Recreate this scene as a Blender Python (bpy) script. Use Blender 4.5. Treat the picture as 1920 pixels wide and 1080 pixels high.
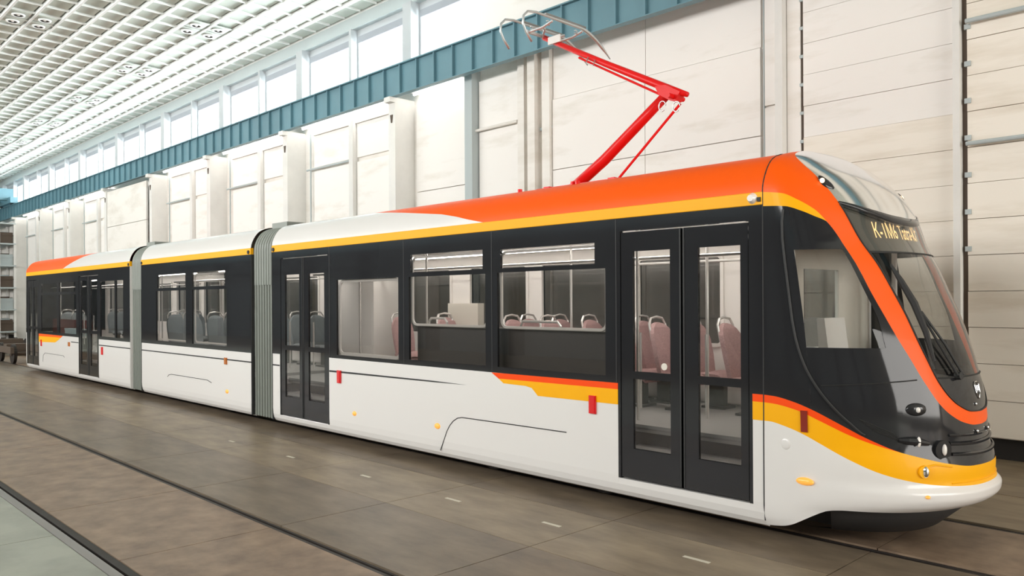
import bpy, math, random
from mathutils import Vector, Matrix
random.seed(7)
for o in list(bpy.data.objects): bpy.data.objects.remove(o, do_unlink=True)
SC = bpy.context.scene
COL = SC.collection
PI = math.pi

# ---------------------------------------------------------------- camera
CAM = (0.0, -6.8, 2.25)
FPX = 1500.0
TH = math.atan(1450.0 / FPX)
ROLL = 0.0055
def setup_camera():
    cd = bpy.data.cameras.new('camera')
    cd.sensor_width = 36.0
    cd.lens = FPX / 1920.0 * 36.0
    cd.shift_y = 22.77 / 1920.0
    cd.clip_end = 400
    co = bpy.data.objects.new('camera', cd); COL.objects.link(co)
    fwd = Vector((-math.cos(TH), math.sin(TH), 0)); r = Vector((math.sin(TH), math.cos(TH), 0)); up = Vector((0, 0, 1))
    c, s = math.cos(ROLL), math.sin(ROLL)
    r2 = r * c - up * s; u2 = r * s + up * c
    m = Matrix((r2, u2, -fwd)).transposed().to_4x4(); m.translation = Vector(CAM)
    co.matrix_world = m
    SC.camera = co
setup_camera()

# ---------------------------------------------------------------- world and daylight
W = bpy.data.worlds.new('world'); SC.world = W; W.use_nodes = True
bg = W.node_tree.nodes['Background']; bg.inputs[0].default_value = (0.93, 0.97, 1.0, 1); bg.inputs[1].default_value = 2.2
def area(name, loc, direction, sx, sy, energy, color=(1, 1, 1)):
    ld = bpy.data.lights.new(name, 'AREA'); ld.shape = 'RECTANGLE'; ld.size = sx; ld.size_y = sy; ld.energy = energy; ld.color = color
    o = bpy.data.objects.new(name, ld); COL.objects.link(o); o.location = loc
    o.rotation_euler = Vector(direction).to_track_quat('-Z', 'Y').to_euler()
    return o
# daylight behind the clerestory and the tall opposite windows; the last lamp is an added fill facing the nose
area('daylight_clerestory', (-37, 7.2, 8.9), (0, -1, 0.28), 48, 1.9, 7600, (0.95, 0.98, 1.0))
area('daylight_opposite_windows', (-28.5, -17.2, 7.7), (0, 1, -0.12), 54, 4.0, 6800, (1.0, 0.985, 0.955))
area('nose_fill', (15.6, -2.0, 4.2), (-1, 0, -0.05), 14, 7.0, 2000, (1.0, 0.97, 0.93))
vs = SC.view_settings
vs.view_transform = 'Standard'; vs.look = 'None'; vs.gamma = 1.0; vs.exposure = 0.12; vs.use_curve_mapping = False

# ---------------------------------------------------------------- materials
MATS = {}
def mat(name, color, rough=0.5, metal=0.0, vary=0.0, scale=3.0, bump=0.0, coat=0.0, emit=0.0, stretch=(1, 1, 1), dark=None, spec=0.5, detail=6.0, lo=0.35, hi=0.65):
    if name in MATS: return MATS[name]
    m = bpy.data.materials.new(name); m.use_nodes = True
    nt = m.node_tree; b = nt.nodes['Principled BSDF']
    b.inputs['Base Color'].default_value = (*color, 1); b.inputs['Roughness'].default_value = rough; b.inputs['Metallic'].default_value = metal
    b.inputs['Specular IOR Level'].default_value = spec
    b.inputs['Coat Weight'].default_value = coat; b.inputs['Coat Roughness'].default_value = 0.04
    if emit: b.inputs['Emission Color'].default_value = (*color, 1); b.inputs['Emission Strength'].default_value = emit
    if vary > 0 or bump > 0:
        tc = nt.nodes.new('ShaderNodeNewGeometry'); mp = nt.nodes.new('ShaderNodeMapping'); mp.inputs['Scale'].default_value = stretch
        nt.links.new(tc.outputs['Position'], mp.inputs['Vector'])
        n = nt.nodes.new('ShaderNodeTexNoise'); n.inputs['Scale'].default_value = scale; n.inputs['Detail'].default_value = detail; n.inputs['Roughness'].default_value = 0.6
        nt.links.new(mp.outputs['Vector'], n.inputs['Vector'])
        if vary > 0:
            r = nt.nodes.new('ShaderNodeValToRGB'); d = dark if dark else tuple(c * (1 - vary) for c in color)
            r.color_ramp.elements[0].position = lo; r.color_ramp.elements[0].color = (*d, 1)
            r.color_ramp.elements[1].position = hi; r.color_ramp.elements[1].color = (*color, 1)
            nt.links.new(n.outputs['Fac'], r.inputs['Fac']); nt.links.new(r.outputs['Color'], b.inputs['Base Color'])
        if bump > 0:
            bp = nt.nodes.new('ShaderNodeBump'); bp.inputs['Strength'].default_value = bump; bp.inputs['Distance'].default_value = 0.02
            nt.links.new(n.outputs['Fac'], bp.inputs['Height']); nt.links.new(bp.outputs['Normal'], b.inputs['Normal'])
    MATS[name] = m
    return m
def glass(name, tint, refl=1.45):
    m = bpy.data.materials.new(name); m.use_nodes = True; nt = m.node_tree; nt.nodes.clear()
    out = nt.nodes.new('ShaderNodeOutputMaterial'); mx = nt.nodes.new('ShaderNodeMixShader')
    tr = nt.nodes.new('ShaderNodeBsdfTransparent'); tr.inputs[0].default_value = (*tint, 1)
    gl = nt.nodes.new('ShaderNodeBsdfGlossy'); gl.inputs['Roughness'].default_value = 0.015; gl.inputs[0].default_value = (1, 1, 1, 1)
    # Schlick reflectance of a thin pane, the same from both faces
    ge = nt.nodes.new('ShaderNodeNewGeometry'); dt = nt.nodes.new('ShaderNodeVectorMath'); dt.operation = 'DOT_PRODUCT'
    nt.links.new(ge.outputs['Normal'], dt.inputs[0]); nt.links.new(ge.outputs['Incoming'], dt.inputs[1])
    def mth(op, a, b=None):
        n = nt.nodes.new('ShaderNodeMath'); n.operation = op
        for i, q in enumerate((a, b)):
            if q is None: continue
            if isinstance(q, (int, float)): n.inputs[i].default_value = q
            else: nt.links.new(q, n.inputs[i])
        return n.outputs[0]
    f0 = ((refl - 1) / (refl + 1)) ** 2
    fac = mth('ADD', mth('MULTIPLY', mth('POWER', mth('SUBTRACT', 1.0, mth('ABSOLUTE', dt.outputs['Value'])), 5.0), 1 - f0), f0)
    nt.links.new(fac, mx.inputs[0]); nt.links.new(tr.outputs[0], mx.inputs[1]); nt.links.new(gl.outputs[0], mx.inputs[2]); nt.links.new(mx.outputs[0], out.inputs[0])
    MATS[name] = m
    return m
M_white = mat('white_paint', (0.80, 0.775, 0.75), 0.32, coat=0.5)
M_orange = mat('orange_paint', (1.0, 0.112, 0.0), 0.45, coat=0.05, spec=0.25)
M_red_orange = mat('red_orange_paint', (1.0, 0.075, 0.0), 0.45, coat=0.05, spec=0.25)
M_yellow = mat('yellow_paint', (1.0, 0.46, 0.0), 0.45, coat=0.05, spec=0.25)
M_black = mat('black_gloss', (0.022, 0.022, 0.024), 0.07, spec=0.42)
M_blackmat = mat('black_rubber', (0.02, 0.02, 0.02), 0.6)
M_dark = mat('dark_underframe', (0.022, 0.02, 0.019), 0.7)
M_silver = mat('silver_cap', (0.92, 0.93, 0.94), 0.12, metal=1.0)
M_chrome = mat('chrome', (0.8, 0.8, 0.8), 0.12, metal=1.0)
M_steel = mat('steel', (0.42, 0.41, 0.40), 0.35, metal=0.8)
M_bellows = mat('bellows_rubber', (0.205, 0.222, 0.195), 0.5)
M_bellows_hood = mat('bellows_hood', (0.26, 0.28, 0.25), 0.45)
M_red = mat('red_lens', (0.75, 0.005, 0.01), 0.15, coat=0.5)
M_darkred = mat('dark_red_lens', (0.25, 0.015, 0.005), 0.15, coat=0.5)
M_amber = mat('amber_lens', (1.0, 0.45, 0.08), 0.2, emit=0.35)
M_tan = mat('orange_lens', (0.55, 0.16, 0.02), 0.2, coat=0.5)
M_lamp = mat('clear_lens', (0.9, 0.85, 0.8), 0.1, coat=0.6)
M_glow = mat('lit_lamp', (1.0, 0.75, 0.5), 0.2, emit=1.6)
M_panto = mat('red_enamel', (0.78, 0.008, 0.008), 0.35, coat=0.1, spec=0.3)
M_alu = mat('aluminium', (0.66, 0.70, 0.71), 0.3, metal=0.6)
M_inwhite = mat('interior_white', (0.82, 0.79, 0.75), 0.45)
M_infloor = mat('interior_floor', (0.30, 0.29, 0.28), 0.5)
M_indark = mat('interior_dark', (0.06, 0.055, 0.05), 0.5)
M_seat = mat('seat_fabric', (0.52, 0.33, 0.32), 0.7, vary=0.25, scale=60)
M_bench = mat('bench_red', (0.13, 0.025, 0.015), 0.5)
M_paleblue = mat('pale_blue_card', (0.48, 0.62, 0.64), 0.6)
M_lining = mat('lining_grey', (0.085, 0.078, 0.072), 0.45)
M_seatgrey = mat('seat_grey', (0.22, 0.25, 0.26), 0.6)
M_pole = mat('pole_steel', (0.75, 0.73, 0.70), 0.25, metal=0.5)
M_teal = mat('teal_steel', (0.14, 0.285, 0.34), 0.42, vary=0.2, scale=0.25)
M_concrete = mat('wall_concrete', (0.86, 0.82, 0.765), 0.8, vary=0.2, scale=1.1, bump=0.2, stretch=(0.5, 1, 1.6), dark=(0.72, 0.67, 0.60), detail=9, lo=0.28, hi=0.52)
M_panel = mat('wall_panel', (0.90, 0.86, 0.815), 0.75, vary=0.15, scale=1.3, bump=0.2, stretch=(0.4, 1, 1.8), dark=(0.78, 0.73, 0.66), detail=10, lo=0.27, hi=0.47)
M_board = mat('wall_board', (0.89, 0.825, 0.73), 0.7, vary=0.2, scale=1.4, bump=0.12, stretch=(0.3, 1, 2.0), dark=(0.73, 0.65, 0.54), detail=9, lo=0.28, hi=0.52)
M_column = mat('column_plaster', (0.82, 0.80, 0.76), 0.7, vary=0.1, scale=1.0)
M_frame = mat('window_frame_paint', (0.46, 0.48, 0.49), 0.6)
M_soffit = mat('soffit_shade_grey', (0.34, 0.36, 0.39), 0.8)
M_greypaint = mat('grey_paint', (0.45, 0.50, 0.50), 0.6)
M_ceil = mat('ceiling_panel', (0.62, 0.67, 0.60), 0.6, vary=0.12, scale=0.7)
M_rib = mat('ceiling_rib', (0.86, 0.87, 0.84), 0.5)
M_ceilback = mat('ceiling_void', (0.30, 0.32, 0.29), 0.9)
M_slab = mat('floor_slab', (0.32, 0.25, 0.165), 0.42, vary=0.5, scale=2.6, bump=0.12, dark=(0.165, 0.125, 0.085), lo=0.3, hi=0.68, detail=12, stretch=(0.45, 1.3, 1), spec=0.35)
M_slabdark = mat('floor_slab_dark', (0.235, 0.180, 0.125), 0.40, vary=0.5, scale=2.6, bump=0.12, dark=(0.115, 0.088, 0.064), lo=0.3, hi=0.68, detail=12, stretch=(0.5, 1.2, 1), spec=0.35)  # darker brown slab tone for some rows
M_slab2 = mat('floor_slab_red', (0.32, 0.225, 0.150), 0.42, vary=0.5, scale=3.2, bump=0.12, dark=(0.155, 0.105, 0.074), lo=0.3, hi=0.68, detail=12, spec=0.35)
M_green = mat('floor_painted', (0.37, 0.385, 0.325), 0.5, vary=0.3, scale=1.3, bump=0.08, detail=10, lo=0.3, hi=0.6, spec=0.35)
M_floorbase = mat('floor_base', (0.04, 0.034, 0.028), 0.8)
M_rail = mat('rail_steel', (0.035, 0.028, 0.024), 0.5, metal=0.4)
M_railgrey = mat('rail_head', (0.30, 0.28, 0.26), 0.4, metal=0.5)
M_dash = mat('floor_mark', (0.62, 0.58, 0.48), 0.6)
M_oppwall = mat('opposite_wall', (0.20, 0.235, 0.245), 0.7)
M_oppsteel = mat('opposite_steel', (0.03, 0.035, 0.04), 0.6)
M_tube = mat('glow_tube', (1.0, 0.98, 0.95), 0.4, emit=14.0)
M_trfill = mat('tram_fill', (1.0, 0.97, 0.92), 0.4, emit=14.0)
M_led = mat('led_text', (1.0, 0.66, 0.30), 0.4, emit=0.75)
M_dispback = mat('display_back', (0.10, 0.09, 0.075), 0.25, coat=0.3)
M_beige = mat('cab_beige', (0.74, 0.70, 0.62), 0.5)
M_rust = mat('rusty_iron', (0.10, 0.07, 0.05), 0.7)
G_tint = glass('tinted_glass', (0.80, 0.79, 0.78), 1.5)
G_dark = glass('far_tinted_glass', (0.62, 0.62, 0.62), 1.45)
G_wind = glass('windshield_glass', (0.86, 0.87, 0.86), 1.45)
G_clear = glass('window_glass', (0.92, 0.95, 0.96), 1.45)

# ---------------------------------------------------------------- mesh helpers
WORLD = {}
class MB:
    def __init__(s): s.v = []; s.f = []
    def add(s, vs, fs):
        n = len(s.v); s.v += [tuple(p) for p in vs]; s.f += [tuple(i + n for i in q) for q in fs]; return s
    def box(s, x0, x1, y0, y1, z0, z1):
        return s.add([(x0, y0, z0), (x1, y0, z0), (x1, y1, z0), (x0, y1, z0), (x0, y0, z1), (x1, y0, z1), (x1, y1, z1), (x0, y1, z1)],
                     [(0, 3, 2, 1), (4, 5, 6, 7), (0, 1, 5, 4), (1, 2, 6, 5), (2, 3, 7, 6), (3, 0, 4, 7)])
    def tube(s, pts, r, n=8, caps=True):
        pts = [Vector(p) for p in pts]; rr = r if isinstance(r, (list, tuple)) else [r] * len(pts); rings = []
        prev = None
        for i, p in enumerate(pts):
            t = (pts[min(i + 1, len(pts) - 1)] - pts[max(i - 1, 0)]).normalized()
            if prev is None:
                a = Vector((0, 0, 1)) if abs(t.z) < 0.9 else Vector((1, 0, 0)); a = (a - t * a.dot(t)).normalized()
            else: a = (prev - t * prev.dot(t)).normalized()
            prev = a; b = t.cross(a)
            rings.append([p + (a * math.cos(2 * PI * k / n) + b * math.sin(2 * PI * k / n)) * rr[i] for k in range(n)])
        vs = [q for R in rings for q in R]; fs = []
        for i in range(len(rings) - 1):
            for k in range(n): fs.append((i * n + k, i * n + (k + 1) % n, (i + 1) * n + (k + 1) % n, (i + 1) * n + k))
        if caps: fs.append(tuple(range(n - 1, -1, -1))); fs.append(tuple((len(rings) - 1) * n + k for k in range(n)))
        return s.add(vs, fs)
    def prism(s, poly, y0, y1):            # polygon in x,z extruded along y
        n = len(poly); vs = [(x, y0, z) for x, z in poly] + [(x, y1, z) for x, z in poly]
        fs = [tuple(range(n)), tuple(range(2 * n - 1, n - 1, -1))] + [(i, n + i, n + (i + 1) % n, (i + 1) % n) for i in range(n)]
        return s.add(vs, fs)
    def sweepx(s, prof, x0, x1, closed=False):   # profile (y,z) swept along x
        n = len(prof); vs = [(x0, y, z) for y, z in prof] + [(x1, y, z) for y, z in prof]
        m = n if closed else n - 1
        fs = [(i, n + i, n + (i + 1) % n, (i + 1) % n) for i in range(m)]
        if closed: fs += [tuple(range(n)), tuple(range(2 * n - 1, n - 1, -1))]
        return s.add(vs, fs)
    def grid(s, P):                         # rows of points
        a, b = len(P), len(P[0]); vs = [q for r in P for q in r]; fs = []
        for i in range(a - 1):
            for j in range(b - 1):
                q = (i * b + j, i * b + j + 1, (i + 1) * b + j + 1, (i + 1) * b + j)
                e1 = (Vector(vs[q[0]]) - Vector(vs[q[3]])).length; e2 = (Vector(vs[q[1]]) - Vector(vs[q[2]])).length
                if e1 < 1e-5 and e2 < 1e-5: continue
                fs.append(q)
        return s.add(vs, fs)
    def panel(s, x0, x1, z0, z1, holes, y0, y1):   # plate in the xz plane with rectangular holes
        xs = sorted({x0, x1, *[h[i] for h in holes for i in (0, 1) if x0 < h[i] < x1]}); zs = sorted({z0, z1, *[h[i] for h in holes for i in (2, 3) if z0 < h[i] < z1]})
        def solid(i, j):
            if i < 0 or j < 0 or i >= len(xs) - 1 or j >= len(zs) - 1: return False
            cx, cz = (xs[i] + xs[i + 1]) / 2, (zs[j] + zs[j + 1]) / 2
            return not any(h[0] < cx < h[1] and h[2] < cz < h[3] for h in holes)
        for i in range(len(xs) - 1):
            for j in range(len(zs) - 1):
                if not solid(i, j): continue
                a, b, c, d = xs[i], xs[i + 1], zs[j], zs[j + 1]
                s.add([(a, y0, c), (b, y0, c), (b, y0, d), (a, y0, d)], [(0, 1, 2, 3)])
                s.add([(a, y1, c), (b, y1, c), (b, y1, d), (a, y1, d)], [(3, 2, 1, 0)])
                if not solid(i - 1, j): s.add([(a, y0, c), (a, y0, d), (a, y1, d), (a, y1, c)], [(0, 1, 2, 3)])
                if not solid(i + 1, j): s.add([(b, y0, c), (b, y0, d), (b, y1, d), (b, y1, c)], [(3, 2, 1, 0)])
                if not solid(i, j - 1): s.add([(a, y0, c), (b, y0, c), (b, y1, c), (a, y1, c)], [(3, 2, 1, 0)])
                if not solid(i, j + 1): s.add([(a, y0, d), (b, y0, d), (b, y1, d), (a, y1, d)], [(0, 1, 2, 3)])
        return s
    def ring(s, x0, x1, z0, z1, r, w, y0, y1, n=5):   # rounded rectangular frame, width w inwards
        def loop(i):
            R = max(r - i, 0.005); pts = []
            for cx, cz, a0 in ((x1 - r, z1 - r, 0), (x0 + r, z1 - r, 90), (x0 + r, z0 + r, 180), (x1 - r, z0 + r, 270)):
                for k in range(n + 1):
                    a = math.radians(a0 + 90 * k / n); pts.append((cx + R * math.cos(a), cz + R * math.sin(a)))
            return pts
        o, i = loop(0), loop(w); N = len(o)
        vs = [(x, y0, z) for x, z in o] + [(x, y0, z) for x, z in i] + [(x, y1, z) for x, z in o] + [(x, y1, z) for x, z in i]; fs = []
        for k in range(N):
            l = (k + 1) % N
            fs += [(k, l, N + l, N + k), (2 * N + l, 2 * N + k, 3 * N + k, 3 * N + l), (k, 2 * N + k, 2 * N + l, l), (N + l, 3 * N + l, 3 * N + k, N + k)]
        return s.add(vs, fs)
    def disc(s, c, axis, r, h, n=20, r2=None):        # short cylinder from c along axis
        c = Vector(c); a = Vector(axis).normalized(); return s.tube([c, c + a * h], [r, r if r2 is None else r2], n)
    def ball(s, c, rx, ry, rz, nu=14, nv=8):
        P = []
        for i in range(nv + 1):
            t = PI * i / nv
            P.append([(c[0] + rx * math.sin(t) * math.cos(2 * PI * k / nu), c[1] + ry * math.sin(t) * math.sin(2 * PI * k / nu), c[2] + rz * math.cos(t)) for k in range(nu + 1)])
        return s.grid(P)
    def mesh(s, name, m, org=(0, 0, 0), smooth=False):
        me = bpy.data.meshes.new(name); me.from_pydata([(x - org[0], y - org[1], z - org[2]) for x, y, z in s.v], [], s.f)
        me.materials.append(m)
        if smooth: me.polygons.foreach_set('use_smooth', [True] * len(me.polygons))
        me.update(); return me
    def build(s, name, m, parent=None, org=None, smooth=False, label=None, kind=None):
        if org is None:
            if parent is not None: org = WORLD[parent.name]
            else:
                xs, ys, zs = zip(*s.v); org = ((min(xs) + max(xs)) / 2, (min(ys) + max(ys)) / 2, min(zs))
        me = s.mesh(name, m, org, smooth)
        o = bpy.data.objects.new(name, me); COL.objects.link(o)
        pw = WORLD[parent.name] if parent is not None else (0, 0, 0)
        o.parent = parent; o.location = (org[0] - pw[0], org[1] - pw[1], org[2] - pw[2]); WORLD[o.name] = tuple(org)
        if label: o['label'] = label
        if kind: o['kind'] = kind
        return o
def empty(name, loc, label=None, cat=None, group=None):
    o = bpy.data.objects.new(name, None); COL.objects.link(o); o.location = loc; o.empty_display_size = 0.2; WORLD[o.name] = tuple(loc)
    if label: o['label'] = label; o['category'] = cat
    if group: o['group'] = group
    return o
def tag(o, label, cat, group=None):
    o['label'] = label; o['category'] = cat
    if group: o['group'] = group
    return o
def inst(name, me, parent, loc, rot=None, kind=None):
    o = bpy.data.objects.new(name, me); COL.objects.link(o); o.parent = parent
    pw = WORLD[parent.name] if parent is not None else (0, 0, 0)
    o.location = (loc[0] - pw[0], loc[1] - pw[1], loc[2] - pw[2]); WORLD[o.name] = tuple(loc)
    if rot: o.rotation_euler = rot
    if kind: o['kind'] = kind
    return o
def project(x, y, z):
    px, py, pz = x - CAM[0], y - CAM[1], z - CAM[2]
    d = -px * math.cos(TH) + py * math.sin(TH); r = px * math.sin(TH) + py * math.cos(TH)
    if d < 0.1: return None
    return 960 + FPX * r / d, 562.8 - FPX * pz / d, d
def lerp_tab(tab, x):
    if x <= tab[0][0]: return tab[0][1]
    for (a, b), (c, d) in zip(tab, tab[1:]):
        if x <= c: return b + (d - b) * (x - a) / (c - a) if c > a else d
    return tab[-1][1]
def smooth_tab(tab, sub=8):                # monotone cubic through the knots, returned as a fine table
    n = len(tab); xs = [p[0] for p in tab]; ys = [p[1] for p in tab]
    d = [(ys[i + 1] - ys[i]) / (xs[i + 1] - xs[i]) for i in range(n - 1)]; m = [d[0]] + [0 if d[i - 1] * d[i] <= 0 else 2 * d[i - 1] * d[i] / (d[i - 1] + d[i]) for i in range(1, n - 1)] + [d[-1]]
    out = []
    for i in range(n - 1):
        h = xs[i + 1] - xs[i]
        for k in range(sub):
            t = k / sub; out.append((xs[i] + h * t, (2 * t**3 - 3 * t**2 + 1) * ys[i] + (t**3 - 2 * t**2 + t) * h * m[i] + (-2 * t**3 + 3 * t**2) * ys[i + 1] + (t**3 - t**2) * h * m[i + 1]))
    return out + [tab[-1]]
def structure(name, loc=(0, 0, 0)):
    o = empty(name, loc); o['kind'] = 'structure'; return o

XW0, XW1 = -84.0, 14.0      # hall extent
YW = 5.7                    # back wall plane
ZC = 10.26                  # ceiling underside
# ================================================================ floor
def build_floor():
    base = MB().box(XW0, XW1 + 6, -18, 7.5, -0.5, -0.13).build('floor', M_floorbase, kind='structure')
    rows = [(-16.5, -10.6, M_slabdark, 4.0), (-10.6, -4.62, M_green, 4.0), (-4.42, -3.01, M_slab2, 2.25), (-2.89, -1.62, M_slabdark, 2.25), (-1.612, -0.42, M_slab, 2.25), (-0.412, 0.41, M_slabdark, 2.25),
            (0.56, 1.935, M_slab2, 2.25), (2.085, 3.55, M_slab, 2.25), (3.57, 6.6, M_slab, 3.0)]
    for (y0, y1, m, L) in rows:
        me = MB().box(-L / 2 + 0.005, L / 2 - 0.005, -(y1 - y0) / 2, (y1 - y0) / 2, -0.13, 0.0).mesh('slab', m)
        x = -0.65 - L / 2 + 6 * L
        while x > XW0 + L / 2:
            if x < XW1 + 4: inst('slab', me, base, (x, (y0 + y1) / 2, random.uniform(-0.0015, 0)))
            x -= L
    for xs in ((-8.80, -8.60, -1.02), (-7.09, -6.84, -1.01), (-5.62, -5.38, -0.95), (-4.0, -3.74, -0.86), (-10.65, -10.45, -1.07), (-12.5, -12.32, -1.1)):
        MB().box(xs[0], xs[1], xs[2] - 0.02, xs[2] + 0.02, -0.001, 0.003).build('floor_mark', M_dash, base)
    for y, w, lab, m in ((-4.50, 0.09, 'steel rail beside the pale green floor at lower left', M_railgrey), (-2.95, 0.05, 'dark steel rail crossing the brown floor in front of tram', M_rail),
                      (0.488, 0.06, 'steel rail under the near wheels of the tram', M_rail), (2.01, 0.06, 'steel rail under the far wheels of the tram', M_rail)):
        # grooved rail: head, web side, flange lip
        prof = [(-w, -0.128), (w, -0.128), (w, -0.015), (w * 0.55, -0.015), (w * 0.5, -0.10), (-w * 0.25, -0.10), (-w * 0.3, -0.006), (-w, -0.006)] if y != -4.5 else [(-0.115, -0.128), (-0.02, -0.128), (-0.02, -0.115), (-0.045, -0.10), (-0.045, -0.03), (-0.025, -0.02), (-0.03, 0.002), (-0.115, 0.002)]
        ro = tag(MB().sweepx([(y + a, b) for a, b in prof], XW0 + 1, XW1 + 3, closed=True).build('rail', m), lab, 'rail', 'tram rails in the floor')
        if y == -4.5: MB().sweepx([(y + 0.005, -0.128), (y + 0.075, -0.128), (y + 0.075, -0.006), (y + 0.012, -0.012)], XW0 + 1, XW1 + 3, closed=True).build('groove_shade', M_rail, ro)  # dark strip standing in for the shade in the rail groove
build_floor()

# ================================================================ back wall
def build_wall():
    wall = structure('wall_back', (-30, YW, 0))
    X_WIN = -14.0
    # backing wall
    MB().panel(XW0, XW1 + 2.3, 0.30, 8.25, [], YW + 0.02, YW + 0.32).build('wall_core', M_concrete, wall)
    MB().box(XW0, XW1 + 2.3, YW + 0.12, YW + 0.3, -0.4, 0.30).build('plinth', M_dark, wall)
    MB().box(X_WIN, XW1 + 2.3, YW + 0.02, YW + 0.32, 8.25, ZC).build('upper_wall', M_panel, wall)
    MB().box(XW0, X_WIN, YW - 0.02, YW + 0.5, 9.92, ZC).build('header_band', M_greypaint, wall)
    MB().box(XW0, X_WIN, YW - 0.10, YW + 0.36, 8.20, 8.32).build('sill', M_column, wall)
    cols = [-16.65 - 5.5 * k for k in range(12)]
    # columns that carry the crane girder
    for x in cols:
        c = MB().box(x - 0.14, x + 0.14, YW - 0.6, YW + 0.02, 0, 7.25)
        c.prism([(x - 0.14, 7.25), (x + 0.14, 7.25), (x + 0.12, 7.38), (x - 0.12, 7.38)], YW - 0.75, YW + 0.02)
        co = c.build('column', M_column, wall)
        MB().prism([(x - 0.05, 6.95), (x + 0.05, 6.95), (x + 0.02, 6.75), (x - 0.02, 6.75)], YW - 0.62, YW - 0.6).build('bracket', M_rust, co)
        if x < -16.7 or True:
            MB().box(x - 0.18, x + 0.18, YW - 0.12, YW + 0.30, 8.32, 9.92).build('window_post', M_frame, wall)
    # clerestory windows: two lights a bay
    n = 0
    edges = [X_WIN] + cols + [-82.6]
    for a, b in zip(edges[1:], edges[:-1]):
        x0, x1 = a + 0.18, b - (0.18 if b != X_WIN else 0.0)
        lights = [(x0, x1)] if x1 - x0 < 3 else [(x0, (x0 + x1) / 2 - 0.06), ((x0 + x1) / 2 + 0.06, x1)]
        if len(lights) == 2: MB().box(lights[0][1], lights[1][0], YW - 0.06, YW + 0.3, 8.32, 9.92).build('mullion', M_frame, wall)
        for l, r in lights:
            n += 1
            w = MB().panel(l, r, 8.32, 9.92, [(l + 0.06, r - 0.06, 8.38, 9.72)], YW + 0.16, YW + 0.24).build('window_%d' % n, M_frame, kind='structure')
            MB().box(l + 0.05, r - 0.05, YW + 0.19, YW + 0.2, 8.37, 9.73).build('pane', G_clear, w)
            MB().box(l + 0.07, r - 0.07, YW + 0.12, YW + 0.14, 9.55, 9.72).tube([(l + 0.07, YW + 0.13, 9.545), (r - 0.07, YW + 0.13, 9.545)], 0.015, 6).build('soffit_shade', M_soffit, w)  # grey strip standing in for the soffit shade at the pane top
    # bay infill: proud panels with joints between them
    def plate(x0, x1, z0, z1, y=YW, m=M_panel, t=0.05, name='panel'):
        return MB().box(x0, x1, y - t, y + 0.02, z0, z1).build(name, m, wall)
    for i, x in enumerate(cols):
        xr = x; xl = x - 5.5                       # bay lies left of column i
        if i in (3, 7):                            # bays closed flush with the column faces
            for z0, z1 in ((0.32, 2.0), (2.02, 3.8), (3.82, 5.6), (5.62, 7.2)):
                plate(xl + 0.16, xr - 0.55, z0, z1, YW - 0.52, M_concrete)
            plate(xr - 0.53, xr - 0.30, 0.32, 7.3, YW - 0.25, M_greypaint)
            continue
        xm = xl + 2.95
        for (p0, p1) in ((xl + 0.75, xm - 0.1), (xm + 0.12, xr - 0.62)):
            for z0, z1 in ((0.32, 3.0), (3.03, 6.14), (6.26, 7.2)):
                plate(p0, p1, z0, z1)
        MB().box(xm - 0.10, xm + 0.10, YW - 0.18, YW + 0.02, 0.3, 7.38).build('mullion_post', M_column, wall)
        MB().box(xr - 0.52, xr - 0.20, YW - 0.32, YW + 0.02, 0.3, 7.3).build('duct', M_greypaint if i % 2 else M_concrete, wall)
        MB().tube([(xl + 0.45, YW - 0.12, 6.20), (xm, YW - 0.12, 6.20)], 0.03).build('rail_pipe', M_greypaint, wall)
        MB().tube([(xl + 0.6, YW - 0.08, 0.4), (xl + 0.6, YW - 0.08, 7.3)], 0.025).build('drain_pipe', M_greypaint, wall)
        MB().box(xl + 0.75, xr - 0.62, YW - 0.10, YW + 0.02, 7.21, 7.27).build('ledge', M_concrete, wall)
    # bay right of the first column
    for z0, z1 in ((0.32, 2.6), (2.62, 5.0), (5.02, 7.14)): plate(-16.35, -14.27, z0, z1)
    MB().box(-14.24, -13.98, YW - 0.25, YW + 0.02, 0.3, 7.6).build('duct', M_greypaint, wall)
    for z0, z1 in ((0.32, 3.2), (3.23, 6.16), (6.26, 7.35)): plate(-13.95, -12.6, z0, z1)
    MB().tube([(-14.1, YW - 0.12, 6.2), (-12.6, YW - 0.12, 6.2)], 0.035).build('rail_pipe', M_concrete, wall)
    # cluster of shafts
    for a, b, d, z in ((-12.56, -12.36, 0.16, 7.7), (-12.20, -11.98, 0.22, 7.9), (-11.84, -11.62, 0.14, 7.7)):
        MB().box(a, b, YW - d, YW + 0.02, 0.3, z).build('shaft', M_concrete, wall)
    for z in (4.4, 5.9): MB().box(-12.6, -11.6, YW - 0.06, YW + 0.02, z, z + 0.06).build('strap', M_greypaint, wall)
    # wide plain panels
    for z0, z1 in ((0.32, 1.9), (1.912, 3.45), (3.462, 5.0), (5.012, 6.5), (6.512, 8.0), (8.02, 9.6)):
        for a, b in ((-11.6, -9.2), (-9.188, -6.80)):
            plate(a, b, z0, z1 - 0.004, YW, M_panel, 0.06 if z1 < 8 else 0.03)
    MB().box(-6.76, -6.74, YW - 0.03, YW, 0.32, ZC).build('joint_strip', M_greypaint, wall)
    plate(-6.72, -6.47, 0.32, 5.46); plate(-6.72, -6.47, 5.5, ZC)
    MB().box(-6.46, -6.33, YW - 0.20, YW + 0.02, 0.1, ZC).build('post', M_column, wall)
    plate(-6.32, -6.09, 0.32, ZC)
    MB().box(-6.085, -6.05, YW - 0.02, YW + 0.01, 0.32, ZC).build('joint_strip', M_rust, wall)
    for z in [3.4 + 0.46 * k for k in range(10)]: MB().box(-6.10, -6.04, YW - 0.06, YW - 0.01, z, z + 0.05).build('clip', M_greypaint, wall)
    # horizontal boards either side of the slim post
    z = 0.32; k = 0
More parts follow.
